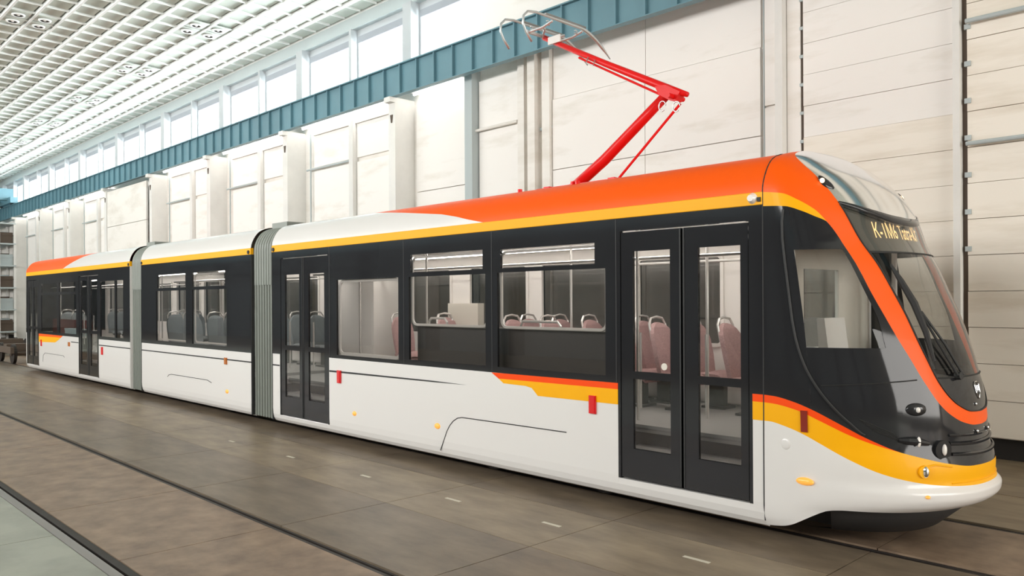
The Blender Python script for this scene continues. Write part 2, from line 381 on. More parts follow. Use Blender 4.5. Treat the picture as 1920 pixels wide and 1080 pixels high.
    while z < ZC - 0.2:
        h = 0.505
        inst_y = random.uniform(-0.008, 0.008)
        MB().box(-6.04, -3.80, YW - 0.05 + inst_y, YW + 0.02, z + 0.0025, z + h - 0.0025).build('board', M_board if z < 4.4 else M_panel, wall)
        inst_y = random.uniform(-0.012, 0.012)
        for a, b in ((-3.63, 0.6), (0.62, 4.9), (4.92, 9.2), (9.22, XW1)):
            MB().box(a, b, YW - 0.06 + inst_y, YW + 0.02, z + 0.004, z + h - 0.004).build('board', M_board, wall)
        z += h; k += 1
    MB().box(-3.79, -3.70, YW - 0.16, YW + 0.02, 0.1, ZC).build('post', M_column, wall)
    MB().box(-3.70, -3.64, YW - 0.03, YW + 0.02, 0.1, ZC).build('joint_strip', M_rust, wall)
    for z in [2.9 + 0.52 * k for k in range(10)]: MB().box(-3.66, -3.58, YW - 0.09, YW - 0.03, z, z + 0.07).build('clip', M_greypaint, wall)
    tag(MB().tube([(-3.62, YW - 0.16, 6.11), (9, YW - 0.16, 6.11)], 0.035).build('pipe'.replace('pipe', 'wall_pipe'), M_greypaint), 'upper grey pipe on the boarded wall at top right', 'pipe')
    tag(MB().tube([(-3.62, YW - 0.16, 4.40), (9, YW - 0.16, 4.40)], 0.03).build('wall_pipe', M_greypaint), 'lower grey pipe on the boarded wall right of the tram', 'pipe')
    # crane girder
    gy = YW - 0.62
    g = empty('crane_girder', (-30, gy, 7.4), 'long teal steel girder with upright stiffeners along the back wall', 'girder')
    MB().box(XW0 + 1, XW1 - 1, gy, gy + 0.02, 7.40, 8.12).build('web', M_teal, g)
    MB().box(XW0 + 1, XW1 - 1, gy - 0.09, gy + 0.11, 8.12, 8.15).build('top_flange', M_teal, g)
    MB().box(XW0 + 1, XW1 - 1, gy - 0.07, gy + 0.09, 7.385, 7.405).build('bottom_flange', M_teal, g)
    me = MB().box(-0.015, 0.015, -0.075, 0.0, -0.355, 0.355).mesh('stiffener', M_teal)
    x = -2.6
    while x > -70: inst('stiffener', me, g, (x, gy, 7.762)); x -= 0.68
    # glowing strips added to brighten the wall top under the girder
    bays = [(-16.3, -14.3)] + [(c - 5.2, c - 0.7) for i, c in enumerate(cols[:9]) if i not in (3, 7)]
    for i, (a, b) in enumerate(bays):
        t = empty('glow_strip', ((a + b) / 2, YW - 0.2, 7.36), '%s added glow strip under the teal girder, counted leftward from the pantograph' % ('first', 'second', 'third', 'fourth', 'fifth', 'sixth', 'seventh', 'eighth', 'ninth', 'tenth')[i], 'light', 'added glow strips under the girder')
        MB().box(a, b, YW - 0.26, YW - 0.14, 7.50, 7.56).build('housing', M_column, t)
        MB().tube([(a + 0.05, YW - 0.20, 7.46), (b - 0.05, YW - 0.20, 7.46)], 0.03, 10).build('tube', M_tube, t)
build_wall()

# ================================================================ ceiling
def build_ceiling():
    ce = MB().box(XW0, XW1 + 2.3, -16.5, 5.95, ZC + 0.30, ZC + 0.5).build('ceiling', M_ceilback, kind='structure')
    SY, SX = 0.654, 0.79
    y0 = -1.48; ks = range(-22, 12)
    rib = MB().box(-49, 49, -0.03, 0.03, -0.03, 0.12).mesh('rib', M_rib)
    for k in ks: inst('rib', rib, ce, (XW0 + 49, y0 + SY * k, ZC))
    slat = MB().box(-0.016, 0.016, -10.3, 11.5, 0.0, 0.07).mesh('slat', M_rib)
    nx = int((XW1 - XW0) / SX)
    xs = [-24.35 - SX * i for i in range(-48, 75)]
    for x in xs:
        if XW0 < x < XW1: inst('slat', slat, ce, (x, -5.9, ZC))
    cells = []
    for x in xs:
        if not (XW0 < x < XW1 - 1): continue
        for k in ks: 
            cx, cy = x + SX / 2, y0 + SY * (k + 0.5)
            if cy > 5.7 or cy < -15.5: continue
            p = project(cx, cy, ZC); vis = p and -10 < p[0] < 1930 and -15 < p[1] < 1095
            cells.append((p[2] if vis else 1e6 + abs(cx), cx, cy))
    cells.sort()
    def shape(mb, cx, cy):                # tilted tray panel, short of the far rib
        a, b = SX / 2 - 0.03, SY / 2 - 0.05
        v = [(cx - a, cy - b, ZC + 0.075), (cx + a, cy - b, ZC + 0.075), (cx + a, cy + b - 0.03, ZC + 0.05), (cx - a, cy + b - 0.03, ZC + 0.05)]
        v += [(x, y, z + 0.02) for x, y, z in v]
        return mb.add(v, [(0, 3, 2, 1), (4, 5, 6, 7), (0, 1, 5, 4), (1, 2, 6, 5), (2, 3, 7, 6), (3, 0, 4, 7)])
    me = shape(MB(), 0, 0); me.v = [(x, y, z - ZC) for x, y, z in me.v]; me = me.mesh('ceiling_panel', M_ceil)
    for d, cx, cy in cells[:300]: inst('ceiling_panel', me, ce, (cx, cy, ZC))
    rest = MB()
    for d, cx, cy in cells[300:]: shape(rest, cx, cy)
    rest.build('ceiling_panel_field', M_ceil, ce, kind='stuff')
    # recessed downlights in fours
    ringm = MB()
    N = 16
    for rr, zz in (((0.13, 0.0), None),): pass
    P = [[(r * math.cos(2 * PI * k / N), r * math.sin(2 * PI * k / N), z) for k in range(N + 1)] for r, z in ((0.17, 0.0), (0.16, -0.03), (0.12, -0.03), (0.11, 0.10))]
    trim = MB().grid(P).mesh('trim_ring', M_rib, smooth=True)
    can = MB().grid([[(r * math.cos(2 * PI * k / N), r * math.sin(2 * PI * k / N), z) for k in range(N + 1)] for r, z in ((0.112, 0.0), (0.11, 0.10), (0.001, 0.10))]).mesh('can', M_indark)
    lens = MB().ball((0, 0, 0.06), 0.05, 0.05, 0.03, 10, 6).mesh('lens', M_lamp)
    spots = []
    order = ('nearest', 'second', 'third', 'fourth', 'fifth')
    for k in range(5):
        for dx in (0, 0.66):
            spots += [(-22.9 - 5.55 * k - dx, y, 'round recessed downlight in the %s four of the ceiling row beside the windows' % order[k]) for y in (2.72, 3.37)]
            if k < 1: spots += [(-25.4 - 5.55 * k - dx, y, 'round recessed downlight in the four at the top left corner of the ceiling') for y in (-1.20, -0.55)]
    for x, y, lab in spots:
        t = empty('ceiling_downlight', (x, y, ZC - 0.03), lab, 'light', 'recessed ceiling downlights')
        MB().box(x - 0.30, x + 0.30, y - 0.28, y + 0.28, ZC - 0.012, ZC + 0.0).build('backplate', M_ceil, t)
        inst('trim_ring', trim, t, (x, y, ZC - 0.03)); inst('can', can, t, (x, y, ZC - 0.055)); inst('lens', lens, t, (x, y, ZC - 0.09))
build_ceiling()

# ================================================================ remaining walls
def build_other_walls():
    yo = -16.2
    w = structure('wall_front', (-30, yo, 0))
    MB().panel(XW0, XW1 + 2, -0.5, ZC + 0.3, [(x, x + 4.9, 5.6, 9.8) for x in [-56 + 5.5 * k for k in range(10)]], yo - 0.3, yo).build('wall_core', M_oppwall, w)
    for k in range(13): MB().box(-56.5 + 5.5 * k, -56.1 + 5.5 * k, yo, yo + 0.5, 0, ZC).build('column', M_oppsteel, w)
    for k in range(10):
        x = -56 + 5.5 * k
        o = MB().panel(x, x + 4.9, 5.6, 9.8, [(x + 0.08, x + 2.4, 5.68, 9.7), (x + 2.5, x + 4.82, 5.68, 9.7)], yo - 0.2, yo - 0.1).build('window_%d' % (60 + k), M_oppsteel, kind='structure')
    MB().box(-60, 12, yo + 0.55, yo + 0.6, 4.75, 5.5).build('opposite_girder', M_teal, w)
    # lattice truss along the opposite wall
    t = empty('lattice_truss', (-20, yo + 1.2, 3.9), 'dark lattice truss along the opposite wall behind the photographer', 'truss')
    MB().box(-56, 10, yo + 1.15, yo + 1.3, 4.55, 4.72).build('upper_chord', M_oppsteel, t)
    MB().box(-56, 10, yo + 1.15, yo + 1.3, 3.75, 3.92).build('lower_chord', M_oppsteel, t)
    d = MB().tube([(0, 0, 0), (1.1, 0, 0.75)], 0.05, 6); d.tube([(1.1, 0, 0.75), (2.2, 0, 0)], 0.05, 6); dm = d.mesh('diagonal', M_oppsteel)
    for k in range(29): inst('diagonal', dm, t, (-55 + 2.2 * k, yo + 1.22, 3.87))
    we = structure('wall_end_far', (XW0, 0, 0)); MB().box(XW0 - 0.3, XW0, -16.5, 7, -0.5, ZC + 0.3).build('wall_core', M_concrete, we)
    wn = structure('wall_end_near', (XW1 + 2, 0, 0))
    MB().box(XW1 + 2, XW1 + 2.3, -16.5, 7, -0.5, ZC + 0.3).build('wall_core', M_concrete, wn)
build_other_walls()

# ================================================================ tram
TR = (-16.5, 1.25, 0.0)
tram = empty('tram', TR, 'three-section articulated tram, white with orange roof, yellow stripes and black window bands', 'tram')
YC = 1.25
ROOF = [(0.0, 3.24), (0.008, 3.30), (0.03, 3.36), (0.06, 3.42), (0.10, 3.48), (0.145, 3.53), (0.20, 3.57), (0.27, 3.602), (0.35, 3.625), (0.6, 3.66), (0.9, 3.685), (1.25, 3.70)]
ROOFF = ROOF + [(2 * YC - y, z) for y, z in reversed(ROOF[:-1])]
SKIRT = [(0.10, 0.13), (0.055, 0.15), (0.022, 0.20), (0.006, 0.27), (0.0, 0.36)]
def mirror(pts): return [(2 * YC - y, z) for y, z in pts]

def roof(x0, x1, m, name='roof_shell', xa=None, xb=None):
    """roof skin; xa / xb give a curved paint edge as function of height on the profile"""
    mb = MB(); P = []
    for i, (y, z) in enumerate(ROOFF):
        a = xa(z) if xa else x0; b = xb(z) if xb else x1
        n = 10; P.append([(a + (b - a) * k / n, y, z) for k in range(n + 1)])
    return mb.grid(P).build(name, m, tram, smooth=True)
edgeA = smooth_tab([(3.24, -7.56), (3.26, -7.68), (3.32, -7.95), (3.41, -8.39), (3.46, -8.83), (3.53, -9.47), (3.59, -10.1), (3.625, -10.5), (3.70, -11.2)])
edgeC = smooth_tab([(3.24, -25.86), (3.35, -25.34), (3.46, -24.8), (3.54, -24.35), (3.6, -23.87), (3.70, -23.3)])
XA0, XA1 = -13.15, -3.70
XB0, XB1 = -19.56, -13.96
XC0, XC1 = -29.95, -20.32
roof(XA0, XA1, M_white, xb=lambda z: lerp_tab(edgeA, z)); roof(XA0, XA1, M_orange, xa=lambda z: lerp_tab(edgeA, z))
roof(XB0, XB1, M_white)
roof(XC0, XC1, M_white, xa=lambda z: lerp_tab(edgeC, z)); roof(XC0, XC1, M_orange, xb=lambda z: lerp_tab(edgeC, z))
for a, b in ((XA0, XA1), (XB0, XB1), (XC0, XC1)):
    for s in (0, 1):
        pr = [(0.0, 3.12), (-0.006, 3.125), (-0.006, 3.235), (0.0, 3.24), (0.05, 3.24), (0.05, 3.12)]
        pr = mirror(pr) if s else pr
        MB().sweepx(pr, a, b, closed=True).build('eave_stripe', M_yellow, tram)
for x in (-13.08, -14.04, -19.50, -20.38):
    MB().disc((x, 0.005, 3.165), (0, -1, 0), 0.035, 0.03, 10).build('eave_hook', M_blackmat, tram)

def skirt(x0, x1, ztop, both=True):
    pr = SKIRT + [(0.0, ztop), (0.04, ztop), (0.04, 0.36), (0.12, 0.15)]
    MB().sweepx(pr, x0, x1, closed=True).build('side_panel', M_white, tram)
def sill(x0, x1, ztop): 
    pr = SKIRT[:4] + [(0.004, ztop), (0.3, ztop), (0.3, 0.13)]
    MB().sweepx(pr, x0, x1, closed=True).build('door_sill', M_white, tram)
def band(x0, x1, z0, z1, holes, trims=()):
    w = MB().panel(x0, x1, z0, z1, holes, 0.0, 0.035).build('window_band', M_black, tram)
    for h in holes:
        MB().box(h[0] - 0.01, h[1] + 0.01, 0.012, 0.017, h[2] - 0.01, h[3] + 0.01).build('window_pane', G_tint, w)
    return w
def rim(x0, x1, z0, z1, r=0.10, w=0.03, y=0.045):
    MB().ring(x0, x1, z0, z1, r, w, y, y + 0.02).build('window_trim', M_inwhite, tram)
def door(x0, x1, z0, z1, panes, zp0, zp1, xm):
    # surround, two leaves with upper and lower panes
    MB().panel(x0, x1, z0, 3.12, [(x0 + 0.035, x1 - 0.035, z0 - 1, z1)], 0.0, 0.05).build('door_surround', M_black, tram)
    for (a, b), (l, r) in zip(((x0 + 0.045, xm - 0.012), (xm + 0.012, x1 - 0.045)), panes):
        holes = [(l, r, zp0, 1.41), (l, r, 1.49, zp1)]
        lf = MB().panel(a, b, z0 + 0.015, z1 - 0.015, holes, 0.006, 0.042).build('door_leaf', M_black, tram)
        for h in holes: MB().box(h[0], h[1], 0.018, 0.022, h[2], h[3]).build('pane', G_tint, lf)
        MB().box(xm - 0.012 if a > xm else xm - 0.03, xm + 0.03 if a > xm else xm + 0.012, 0.0, 0.04, z0 + 0.02, z1 - 0.02).build('door_seal', M_blackmat, lf)
        MB().tube([(l + 0.05, 0.07, 1.1), (l + 0.05, 0.07, 1.9)], 0.014, 6).build('grab_bar', M_pole, lf)

# ---- front section sides
skirt(XA0, -12.88, 1.33); skirt(-11.26, -5.40, 1.345)
sill(-12.88, -11.26, 0.265); sill(-5.40, -3.81, 0.335)
skirt(-3.81, -3.70, 1.14)
band(XA0, -12.88, 1.33, 3.12, [])
W1 = (-11.03, -9.38, 1.40, 2.585)
W2u, W2l = (-9.09, -7.57, 2.645, 2.895), (-9.13, -7.52, 1.42, 2.585)
W3u, W3l = (-7.24, -5.72, 2.645, 2.88), (-7.30, -5.57, 1.42, 2.595)
band(-11.26, -5.40, 1.345, 3.12, [W1, W2u, W2l, W3u, W3l])
band(-3.81, -3.70, 1.365, 3.12, [])
rim(W1[0] + 0.0, W1[1] - 0.0, W1[2] + 0.0, W1[3] - 0.0, 0.12, 0.045, 0.04)
rim(-18.62, -16.99, 1.40, 2.84, 0.1, 0.03); rim(-16.62, -15.02, 1.40, 2.84, 0.1, 0.03)
rim(W2l[0] + 0.01, W2l[1] - 0.01, 1.90, 2.87, 0.10, 0.03); rim(W3l[0] + 0.01, W3l[1] - 0.01, 1.90, 2.86, 0.10, 0.03)
door(-12.88, -11.26, 0.27, 3.0, ((-12.70, -12.21), (-11.91, -11.41)), 0.60, 2.71, -12.085)
door(-5.40, -3.81, 0.34, 2.98, ((-5.20, -4.73), (-4.40, -3.935)), 0.67, 2.76, -4.585)
# seams over the pillars
for x in (-9.25, -7.40, -5.42, -11.24): MB().box(x - 0.006, x + 0.006, -0.003, 0.01, 1.35, 3.11).build('pillar_seam', M_blackmat, tram)
# ---- middle section sides
skirt(XB0, XB1, 1.30)
band(XB0, XB1, 1.30, 3.12, [(-18.56, -16.97, 2.56, 2.86), (-16.63, -15.06, 2.565, 2.865), (-18.64, -16.97, 1.38, 2.50), (-16.64, -15.0, 1.38, 2.50)])
# ---- rear section sides
band(XC0, -29.88, 0.27, 3.12, [])
skirt(-28.50, -24.40, 1.28); skirt(-22.67, XC1, 1.285)
sill(-29.95, -28.50, 0.25); sill(-24.40, -22.67, 0.25)
band(-28.50, -24.40, 1.28, 3.12, [(-28.2, -26.53, 2.56, 2.83), (-26.27, -24.70, 2.56, 2.84), (-28.22, -26.50, 1.36, 2.48), (-26.28, -24.62, 1.36, 2.48)])
band(-22.67, XC1, 1.285, 3.12, [(-22.53, -21.43, 1.36, 2.80), (-21.33, -20.80, 1.36, 2.80)])
door(-29.90, -28.50, 0.26, 2.98, ((-29.72, -29.33), (-29.10, -28.68)), 0.55, 2.75, -29.21)
door(-24.40, -22.67, 0.26, 2.98, ((-24.20, -23.70), (-23.36, -22.82)), 0.55, 2.85, -23.53)
# ---- far side
def far_side(x0, x1, holes):
    MB().sweepx(mirror(SKIRT + [(0.0, 1.33), (0.04, 1.33), (0.04, 0.36), (0.12, 0.15)]), x0, x1, closed=True).build('side_panel', M_white, tram)
    w = MB().panel(x0, x1, 1.33, 3.12, holes, 2.46, 2.50).build('window_band', M_black, tram)
    MB().panel(x0, x1, 0.9, 3.02, [(h[0] + 0.02, h[1] - 0.02, h[2] + 0.02, h[3] - 0.02) for h in holes], 2.40, 2.45).build('inner_wall', M_inwhite, tram)
    for h in holes:
        MB().box(h[0] - 0.01, h[1] + 0.01, 2.475, 2.48, h[2] - 0.01, h[3] + 0.01).build('window_pane', G_dark, w)
        MB().ring(h[0], h[1], h[2], h[3], 0.10, 0.05, 2.375, 2.40).build('window_trim', M_inwhite, tram)
far_side(XA0, XA1, [(-12.6, -11.05, 1.62, 2.85), (-10.6, -9.12, 1.62, 2.85), (-8.86, -7.2, 1.62, 2.85), (-6.95, -5.55, 1.62, 2.85), (-5.28, -4.0, 1.62, 2.85)])
far_side(XB0, XB1, [(-19.3, -17.6, 1.62, 2.85), (-17.3, -15.6, 1.62, 2.85), (-15.3, -14.1, 1.62, 2.85)])
far_side(XC0, XC1, [(-29.6, -27.9, 1.62, 2.85), (-27.6, -25.9, 1.62, 2.85), (-25.6, -23.9, 1.62, 2.85), (-23.6, -21.9, 1.62, 2.85), (-21.7, -20.6, 1.62, 2.85)])
# ---- interior shells, floors, added fill lights, underframes, wheels
for a, b in ((XA0, XA1), (XB0, XB1), (XC0, XC1)):
    MB().box(a + 0.02, b - 0.02, 0.30, 2.40, 0.80, 0.88).build('saloon_floor', M_infloor, tram)
    MB().box(a + 0.02, b - 0.02, 0.05, 2.45, 3.00, 3.06).build('saloon_ceiling', M_inwhite, tram)
    for y in (0.75, 1.75): MB().box(a + 0.4, b - 0.4, y - 0.06, y + 0.06, 2.97, 3.0).build('saloon_fill_light', M_trfill, tram)  # glowing strips added to brighten the saloon
    MB().box(a + 0.05, b - 0.05, 0.35, 2.15, 0.34, 0.80).build('underframe', M_dark, tram)
    for y in (0.65, 1.85): MB().tube([(a + 0.3, y, 2.72), (b - 0.3, y, 2.72)], 0.017, 6).build('ceiling_rail', M_pole, tram)
for x0, x1 in ((-12.84, -11.30), (-5.36, -3.85), (-29.86, -28.54), (-24.36, -22.71)):
    MB().box(x0, x1, 0.06, 0.33, 0.62, 0.66).build('door_step', M_infloor, tram)
    MB().box(x0, x1, 0.06, 0.30, 0.27, 0.30).build('door_step', M_infloor, tram)
def bogie(xc):
    f = MB().box(xc - 1.35, xc + 1.35, 0.40, 0.46, 0.30, 0.50).box(xc - 1.35, xc + 1.35, 2.04, 2.10, 0.30, 0.50).box(xc - 0.2, xc + 0.2, 0.46, 2.04, 0.34, 0.5).build('bogie_frame', M_rust, tram)
    for x in (xc - 0.95, xc + 0.95):
        for y, s in ((0.42, 1), (1.95, 1)):
            w = MB(); n = 24
            w.grid([[(x + r * math.cos(2 * PI * k / n), y + d, 0.33 + r * math.sin(2 * PI * k / n)) for k in range(n + 1)] for r, d in ((0.001, 0.03), (0.10, 0.0), (0.12, 0.03), (0.27, 0.04), (0.29, 0.0), (0.33, 0.0), (0.33, 0.10), (0.36, 0.105), (0.36, 0.13), (0.001, 0.13))])
            w.build('wheel', M_rail, f)
        MB().tube([(x, 0.5, 0.33), (x, 2.0, 0.33)], 0.07, 10).build('axle', M_rust, f)
bogie(-6.9); bogie(-16.8); bogie(-26.9)

# ---- bellows
def bellows(x0, x1, folds):
    out = [(0.05, 0.16), (0.05, 3.20)] + [(0.05 + y * 0.97, z - 0.03) for y, z in ROOF[1:]]
    full = out + mirror(out[::-1][1:])
    def ringat(x, ins, zlo=None):
        r = []
        for y, z in full:
            cy, cz = (YC - y), (z - 1.9); L = 1.0
            r.append((x, y + ins * (1 if cy > 0 else -1) * (1.0 if z < 3.3 else 0.3), z - (ins if z > 3.3 else 0)))
        return r
    P = []; n = folds; w = (x1 - x0) / n
    for i in range(n):
        for u, d in ((0.0, 0.10), (0.17, 0.085), (0.24, 0.02), (0.36, 0.003), (0.58, 0.0), (0.80, 0.004), (0.93, 0.03)): P.append(ringat(x0 + w * (i + u), d))
    P.append(ringat(x1, 0.085))
    b = MB().grid(P).build('bellows', M_bellows, tram)
    # smoother hood over the upper part
    hood = [(0.035, 2.55), (0.035, 3.2)] + [(0.035 + y * 0.97, z - 0.015) for y, z in ROOF[1:]]
    hood = hood + mirror(hood[::-1][1:])
    P = []; w = (x1 - x0 - 0.04) / n
    for i in range(n):
        for u, d in ((0.0, 0.055), (0.17, 0.05), (0.24, 0.015), (0.36, 0.003), (0.58, 0.0), (0.80, 0.003), (0.93, 0.015)):
            P.append([(x0 + 0.02 + w * (i + u), y + d * (1 if y < YC else -1) * (1 if z < 3.4 else 0.2), z - (d if z > 3.4 else 0)) for y, z in hood])
    MB().grid(P).build('hood', M_bellows_hood, b)
    MB().box(x0 + 0.1, x1 - 0.1, 0.3, 2.2, 0.76, 0.84).build('gangway_floor', M_infloor, b)
    MB().box(x0 + 0.15, x1 - 0.1, 0.35, 1.1, 3.60, 3.70).build('roof_box', M_bellows_hood, b)
bellows(XB1 - 0.0, XA0 + 0.0, 8); bellows(XC1, XB0, 8)
for x in (XA0, XB1, XB0, XC1):
    s = 1 if x in (XB1, XC1) else -1
    MB().sweepx([(0.0, 0.16), (0.0, 3.12), (0.06, 3.12), (0.06, 0.16)], x - 0.012, x + 0.012, closed=True).build('end_frame', M_white if x in (XC1,) else M_blackmat, tram)

# ---- side lines, lamps and paint flashes
def strip(pts, m, name, y0=-0.004, y1=0.002): return MB().prism(pts, y0, y1).build(name, m, tram)
for a, b in ((-25.1, -24.42), (-22.65, XC1), (XB0, XB1), (XA0, -12.89)): strip([(a, 1.118), (b, 1.118), (b, 1.142), (a, 1.142)], M_blackmat, 'side_line')
strip([(-11.25, 1.118), (-8.6, 1.140), (-7.9, 1.150), (-8.6, 1.158), (-11.25, 1.146)], M_blackmat, 'side_line')
strip([(-7.41, 1.344), (-7.28, 1.275), (-5.40, 1.285), (-5.40, 1.352)], M_red_orange, 'orange_flash')
strip([(-7.28, 1.275), (-7.19, 1.222), (-6.80, 1.218), (-6.70, 1.20), (-6.60, 1.115), (-5.40, 1.122), (-5.40, 1.285)], M_yellow, 'yellow_flash')
strip([(-28.50, 1.28), (-28.50, 1.20), (-26.1, 1.22), (-25.9, 1.28)], M_orange, 'orange_flash')
strip([(-28.50, 1.20), (-28.50, 1.02), (-26.7, 1.06), (-26.3, 1.16), (-26.1, 1.22)], M_yellow, 'yellow_flash')
strip([(-3.81, 1.365), (-3.81, 1.295), (-3.70, 1.295), (-3.70, 1.365)], M_red_orange, 'orange_flash')
strip([(-3.81, 1.295), (-3.81, 1.125), (-3.70, 1.125), (-3.70, 1.295)], M_yellow, 'yellow_flash')
def hatch(pts, r=0.006): MB().tube(pts, r, 5).build('hatch_line', M_blackmat, tram)
hatch([(-8.44, 0.0, 0.23), (-8.36, -0.002, 0.38), (-8.30, -0.002, 0.50), (-8.24, -0.002, 0.585), (-8.17, -0.002, 0.65), (-8.08, -0.002, 0.70), (-7.99, -0.002, 0.718), (-7.0, -0.002, 0.728), (-6.15, -0.002, 0.735)])
hatch([(-17.99, 0, 0.60), (-17.9, -0.002, 0.65), (-17.76, -0.002, 0.67), (-15.9, -0.002, 0.67), (-15.7, -0.002, 0.63)])
hatch([(-28.05, 0, 0.42), (-28.0, -0.002, 0.62), (-27.8, -0.002, 0.70), (-25.85, -0.002, 0.70), (-25.75, -0.002, 0.66)])
def marker(x, z, w, h, m, name='marker_lamp'):
    b = MB().box(x - w / 2, x + w / 2, -0.022, 0.004, z - h / 2, z + h / 2)
    b.prism([(x - w / 2 + 0.01, z - h / 2 + 0.01), (x + w / 2 - 0.01, z - h / 2 + 0.01), (x + w / 2 - 0.01, z + h / 2 - 0.01), (x - w / 2 + 0.01, z + h / 2 - 0.01)], -0.028, -0.02)
    return b.build(name, m, tram)
marker(-10.95, 1.06, 0.10, 0.20, M_red); marker(-5.75, 1.09, 0.095, 0.20, M_red); marker(-15.03, 1.10, 0.10, 0.13, M_tan); marker(-28.19, 1.0, 0.10, 0.2, M_red); marker(-25.27, 1.06, 0.13, 0.12, M_tan); marker(-22.38, 0.99, 0.10, 0.2, M_red)
for x, z, r in ((-10.53, 0.52, 0.045), (-8.50, 0.55, 0.05), (-14.99, 0.51, 0.05)):
    MB().ball((x, 0, z), r * 1.2, 0.025, r * 0.8).build('side_indicator', M_amber, tram, smooth=True)
b = MB().disc((-3.80, 0.0, 3.185), (0, -1, 0), 0.055, 0.05, 18, 0.03); b.build('corner_lamp', M_lamp, tram)
MB().box(-3.745, -3.715, -0.02, 0.0, 3.15, 3.19).build('latch', M_blackmat, tram)
MB().disc((-4.80, 0.004, 1.56), (0, -1, 0), 0.036, 0.008, 18).build('door_sticker', M_beige, tram)

# ---------------------------------------------------------------- nose
X0 = -3.70
RINGS = [(.13, -2.75, .10), (.15, -2.68, .055), (.20, -2.60, .022), (.27, -2.54, .006), (.36, -2.44, .0), (.40, -2.30, .0), (.46, -2.18, .0), (.52, -2.135, .0), (.57, -2.13, .0), (.62, -2.17, .0), (.66, -2.185, 0), (.75, -2.18, .0), (.80, -2.185, 0), (.87, -2.205, 0), (.95, -2.235, 0), (1.15, -2.25, 0), (1.35, -2.27, 0), (1.6, -2.33, 0),
         (1.83, -2.395, 0), (2.1, -2.49, 0), (2.3, -2.58, 0), (2.55, -2.69, 0), (2.75, -2.80, 0), (3.03, -2.90, 0), (3.12, -2.955, 0), (3.24, -3.04, 0.0), (3.30, -3.09, .008), (3.36, -3.145, .03), (3.42, -3.205, .06), (3.48, -3.28, .10), (3.53, -3.34, .145), (3.57, -3.39, .2), (3.602, -3.43, .27), (3.625, -3.46, .35), (3.68, -3.54, .6), (3.715, -3.62, .8), (3.735, -3.70, 1.0)]
RX = smooth_tab([(z, x) for z, x, e in RINGS], 4); RE = smooth_tab([(z, e) for z, x, e in RINGS], 4)
NEXP = 2.15
def S(t, z, off=0.0):
    xt, e = lerp_tab(RX, z), lerp_tab(RE, z); c, s = math.cos(t), abs(math.sin(t))
    x = X0 + (xt - X0) * s ** (2 / NEXP); y = YC - (YC - e) * math.copysign(abs(c) ** (2 / NEXP), c)
    if off:
        a = (X0 + (xt - X0) * 0.5 - X0); nx, ny = s * 1.0, -c * 1.0
        l = math.hypot(nx, ny); x += off * nx / l; y += off * ny / l
    return (x, y, z)
def sym(tab):
    T = smooth_tab(tab)
    return lambda t: lerp_tab(T, min(t, PI - t))
H2 = PI / 2
or_in = sym([(0, 3.715), (0.2, 3.70), (0.45, 3.62), (0.585, 3.54), (0.715, 3.38), (0.782, 3.22), (0.806, 3.12), (0.835, 3.0), (0.89, 2.81), (0.934, 2.67), (0.973, 2.50), (1.004, 2.32), (1.028, 2.14), (1.058, 1.90), (1.095, 1.71), (1.142, 1.52), (1.204, 1.395), (1.283, 1.315), (1.42, 1.25), (H2, 1.235)])
or_out = sym([(0, 3.235), (0.24, 3.21), (0.384, 3.15), (0.537, 3.05), (0.624, 2.94), (0.690, 2.83), (0.742, 2.68), (0.781, 2.50), (0.812, 2.32), (0.848, 2.13), (0.898, 1.92), (0.960, 1.72), (1.024, 1.52), (1.098, 1.35), (1.196, 1.235), (1.318, 1.16), (1.46, 1.122), (H2, 1.115)])
yel_b = sym([(0, 3.105), (0.244, 3.09), (0.406, 3.04), (0.519, 2.99), (0.624, 2.94), (0.69, 2.83), (H2, 1.11)])
red_t = sym([(0, 1.365), (0.057, 1.36), (0.166, 1.325), (0.279, 1.265), (0.449, 1.145), (0.602, 1.035), (0.80, 0.925), (0.942, 0.875), (1.113, 0.825), (1.322, 0.79), (H2, 0.785)])
yel_t = sym([(0, 1.295), (0.057, 1.29), (0.201, 1.245), (0.323, 1.17), (0.493, 1.06), (0.62, 0.995), (0.80, 0.924), (0.942, 0.874), (1.113, 0.824), (1.322, 0.789), (H2, 0.784)])
yel_l = sym([(0, 1.125), (0.031, 1.125), (0.109, 1.10), (0.209, 1.05), (0.327, 0.965), (0.480, 0.845), (0.637, 0.75), (0.803, 0.69), (0.990, 0.65), (1.178, 0.63), (1.422, 0.62), (H2, 0.62)])
visor = sym([(0, 3.16), (0.806, 3.12), (0.95, 3.095), (1.09, 3.06), (1.374, 3.01), (H2, 3.0)])
bottom = sym([(0, 0.155), (0.14, 0.18), (0.20, 0.205), (0.27, 0.255), (0.36, 0.33), (0.43, 0.385), (0.50, 0.395), (H2, 0.40)])
mask = sym([(0.186, 2.75), (0.187, 2.6), (0.190, 2.25), (0.223, 1.82), (0.292, 1.54), (0.393, 1.32), (0.497, 1.17), (0.602, 1.06), (H2, 1.0)])
def region(t0, t1, lo, hi, nt=60, nz=14, off=0.0, mb=None):
    mb = mb or MB(); P = []
    for i in range(nt + 1):
        t = t0 + (t1 - t0) * i / nt; a, b = lo(t), hi(t)
        if b < a: b = a
        P.append([S(t, a + (b - a) * j / nz, off) for j in range(nz + 1)])
    return mb.grid(P)
def nose_part(name, m, t0, t1, lo, hi, nt=60, nz=14, off=0.0, parent=None, label=None):
    return region(t0, t1, lo, hi, nt, nz, off).build(name, m, parent or tram, smooth=True, label=label)
nose_shell = nose_part('nose_shell', M_white, 0, PI, bottom, yel_l, 140, 22, label='white lower nose and bumper')
nose_part('nose_band', M_yellow, 0, PI, yel_l, yel_t, 140, 8, label='yellow band round the nose')
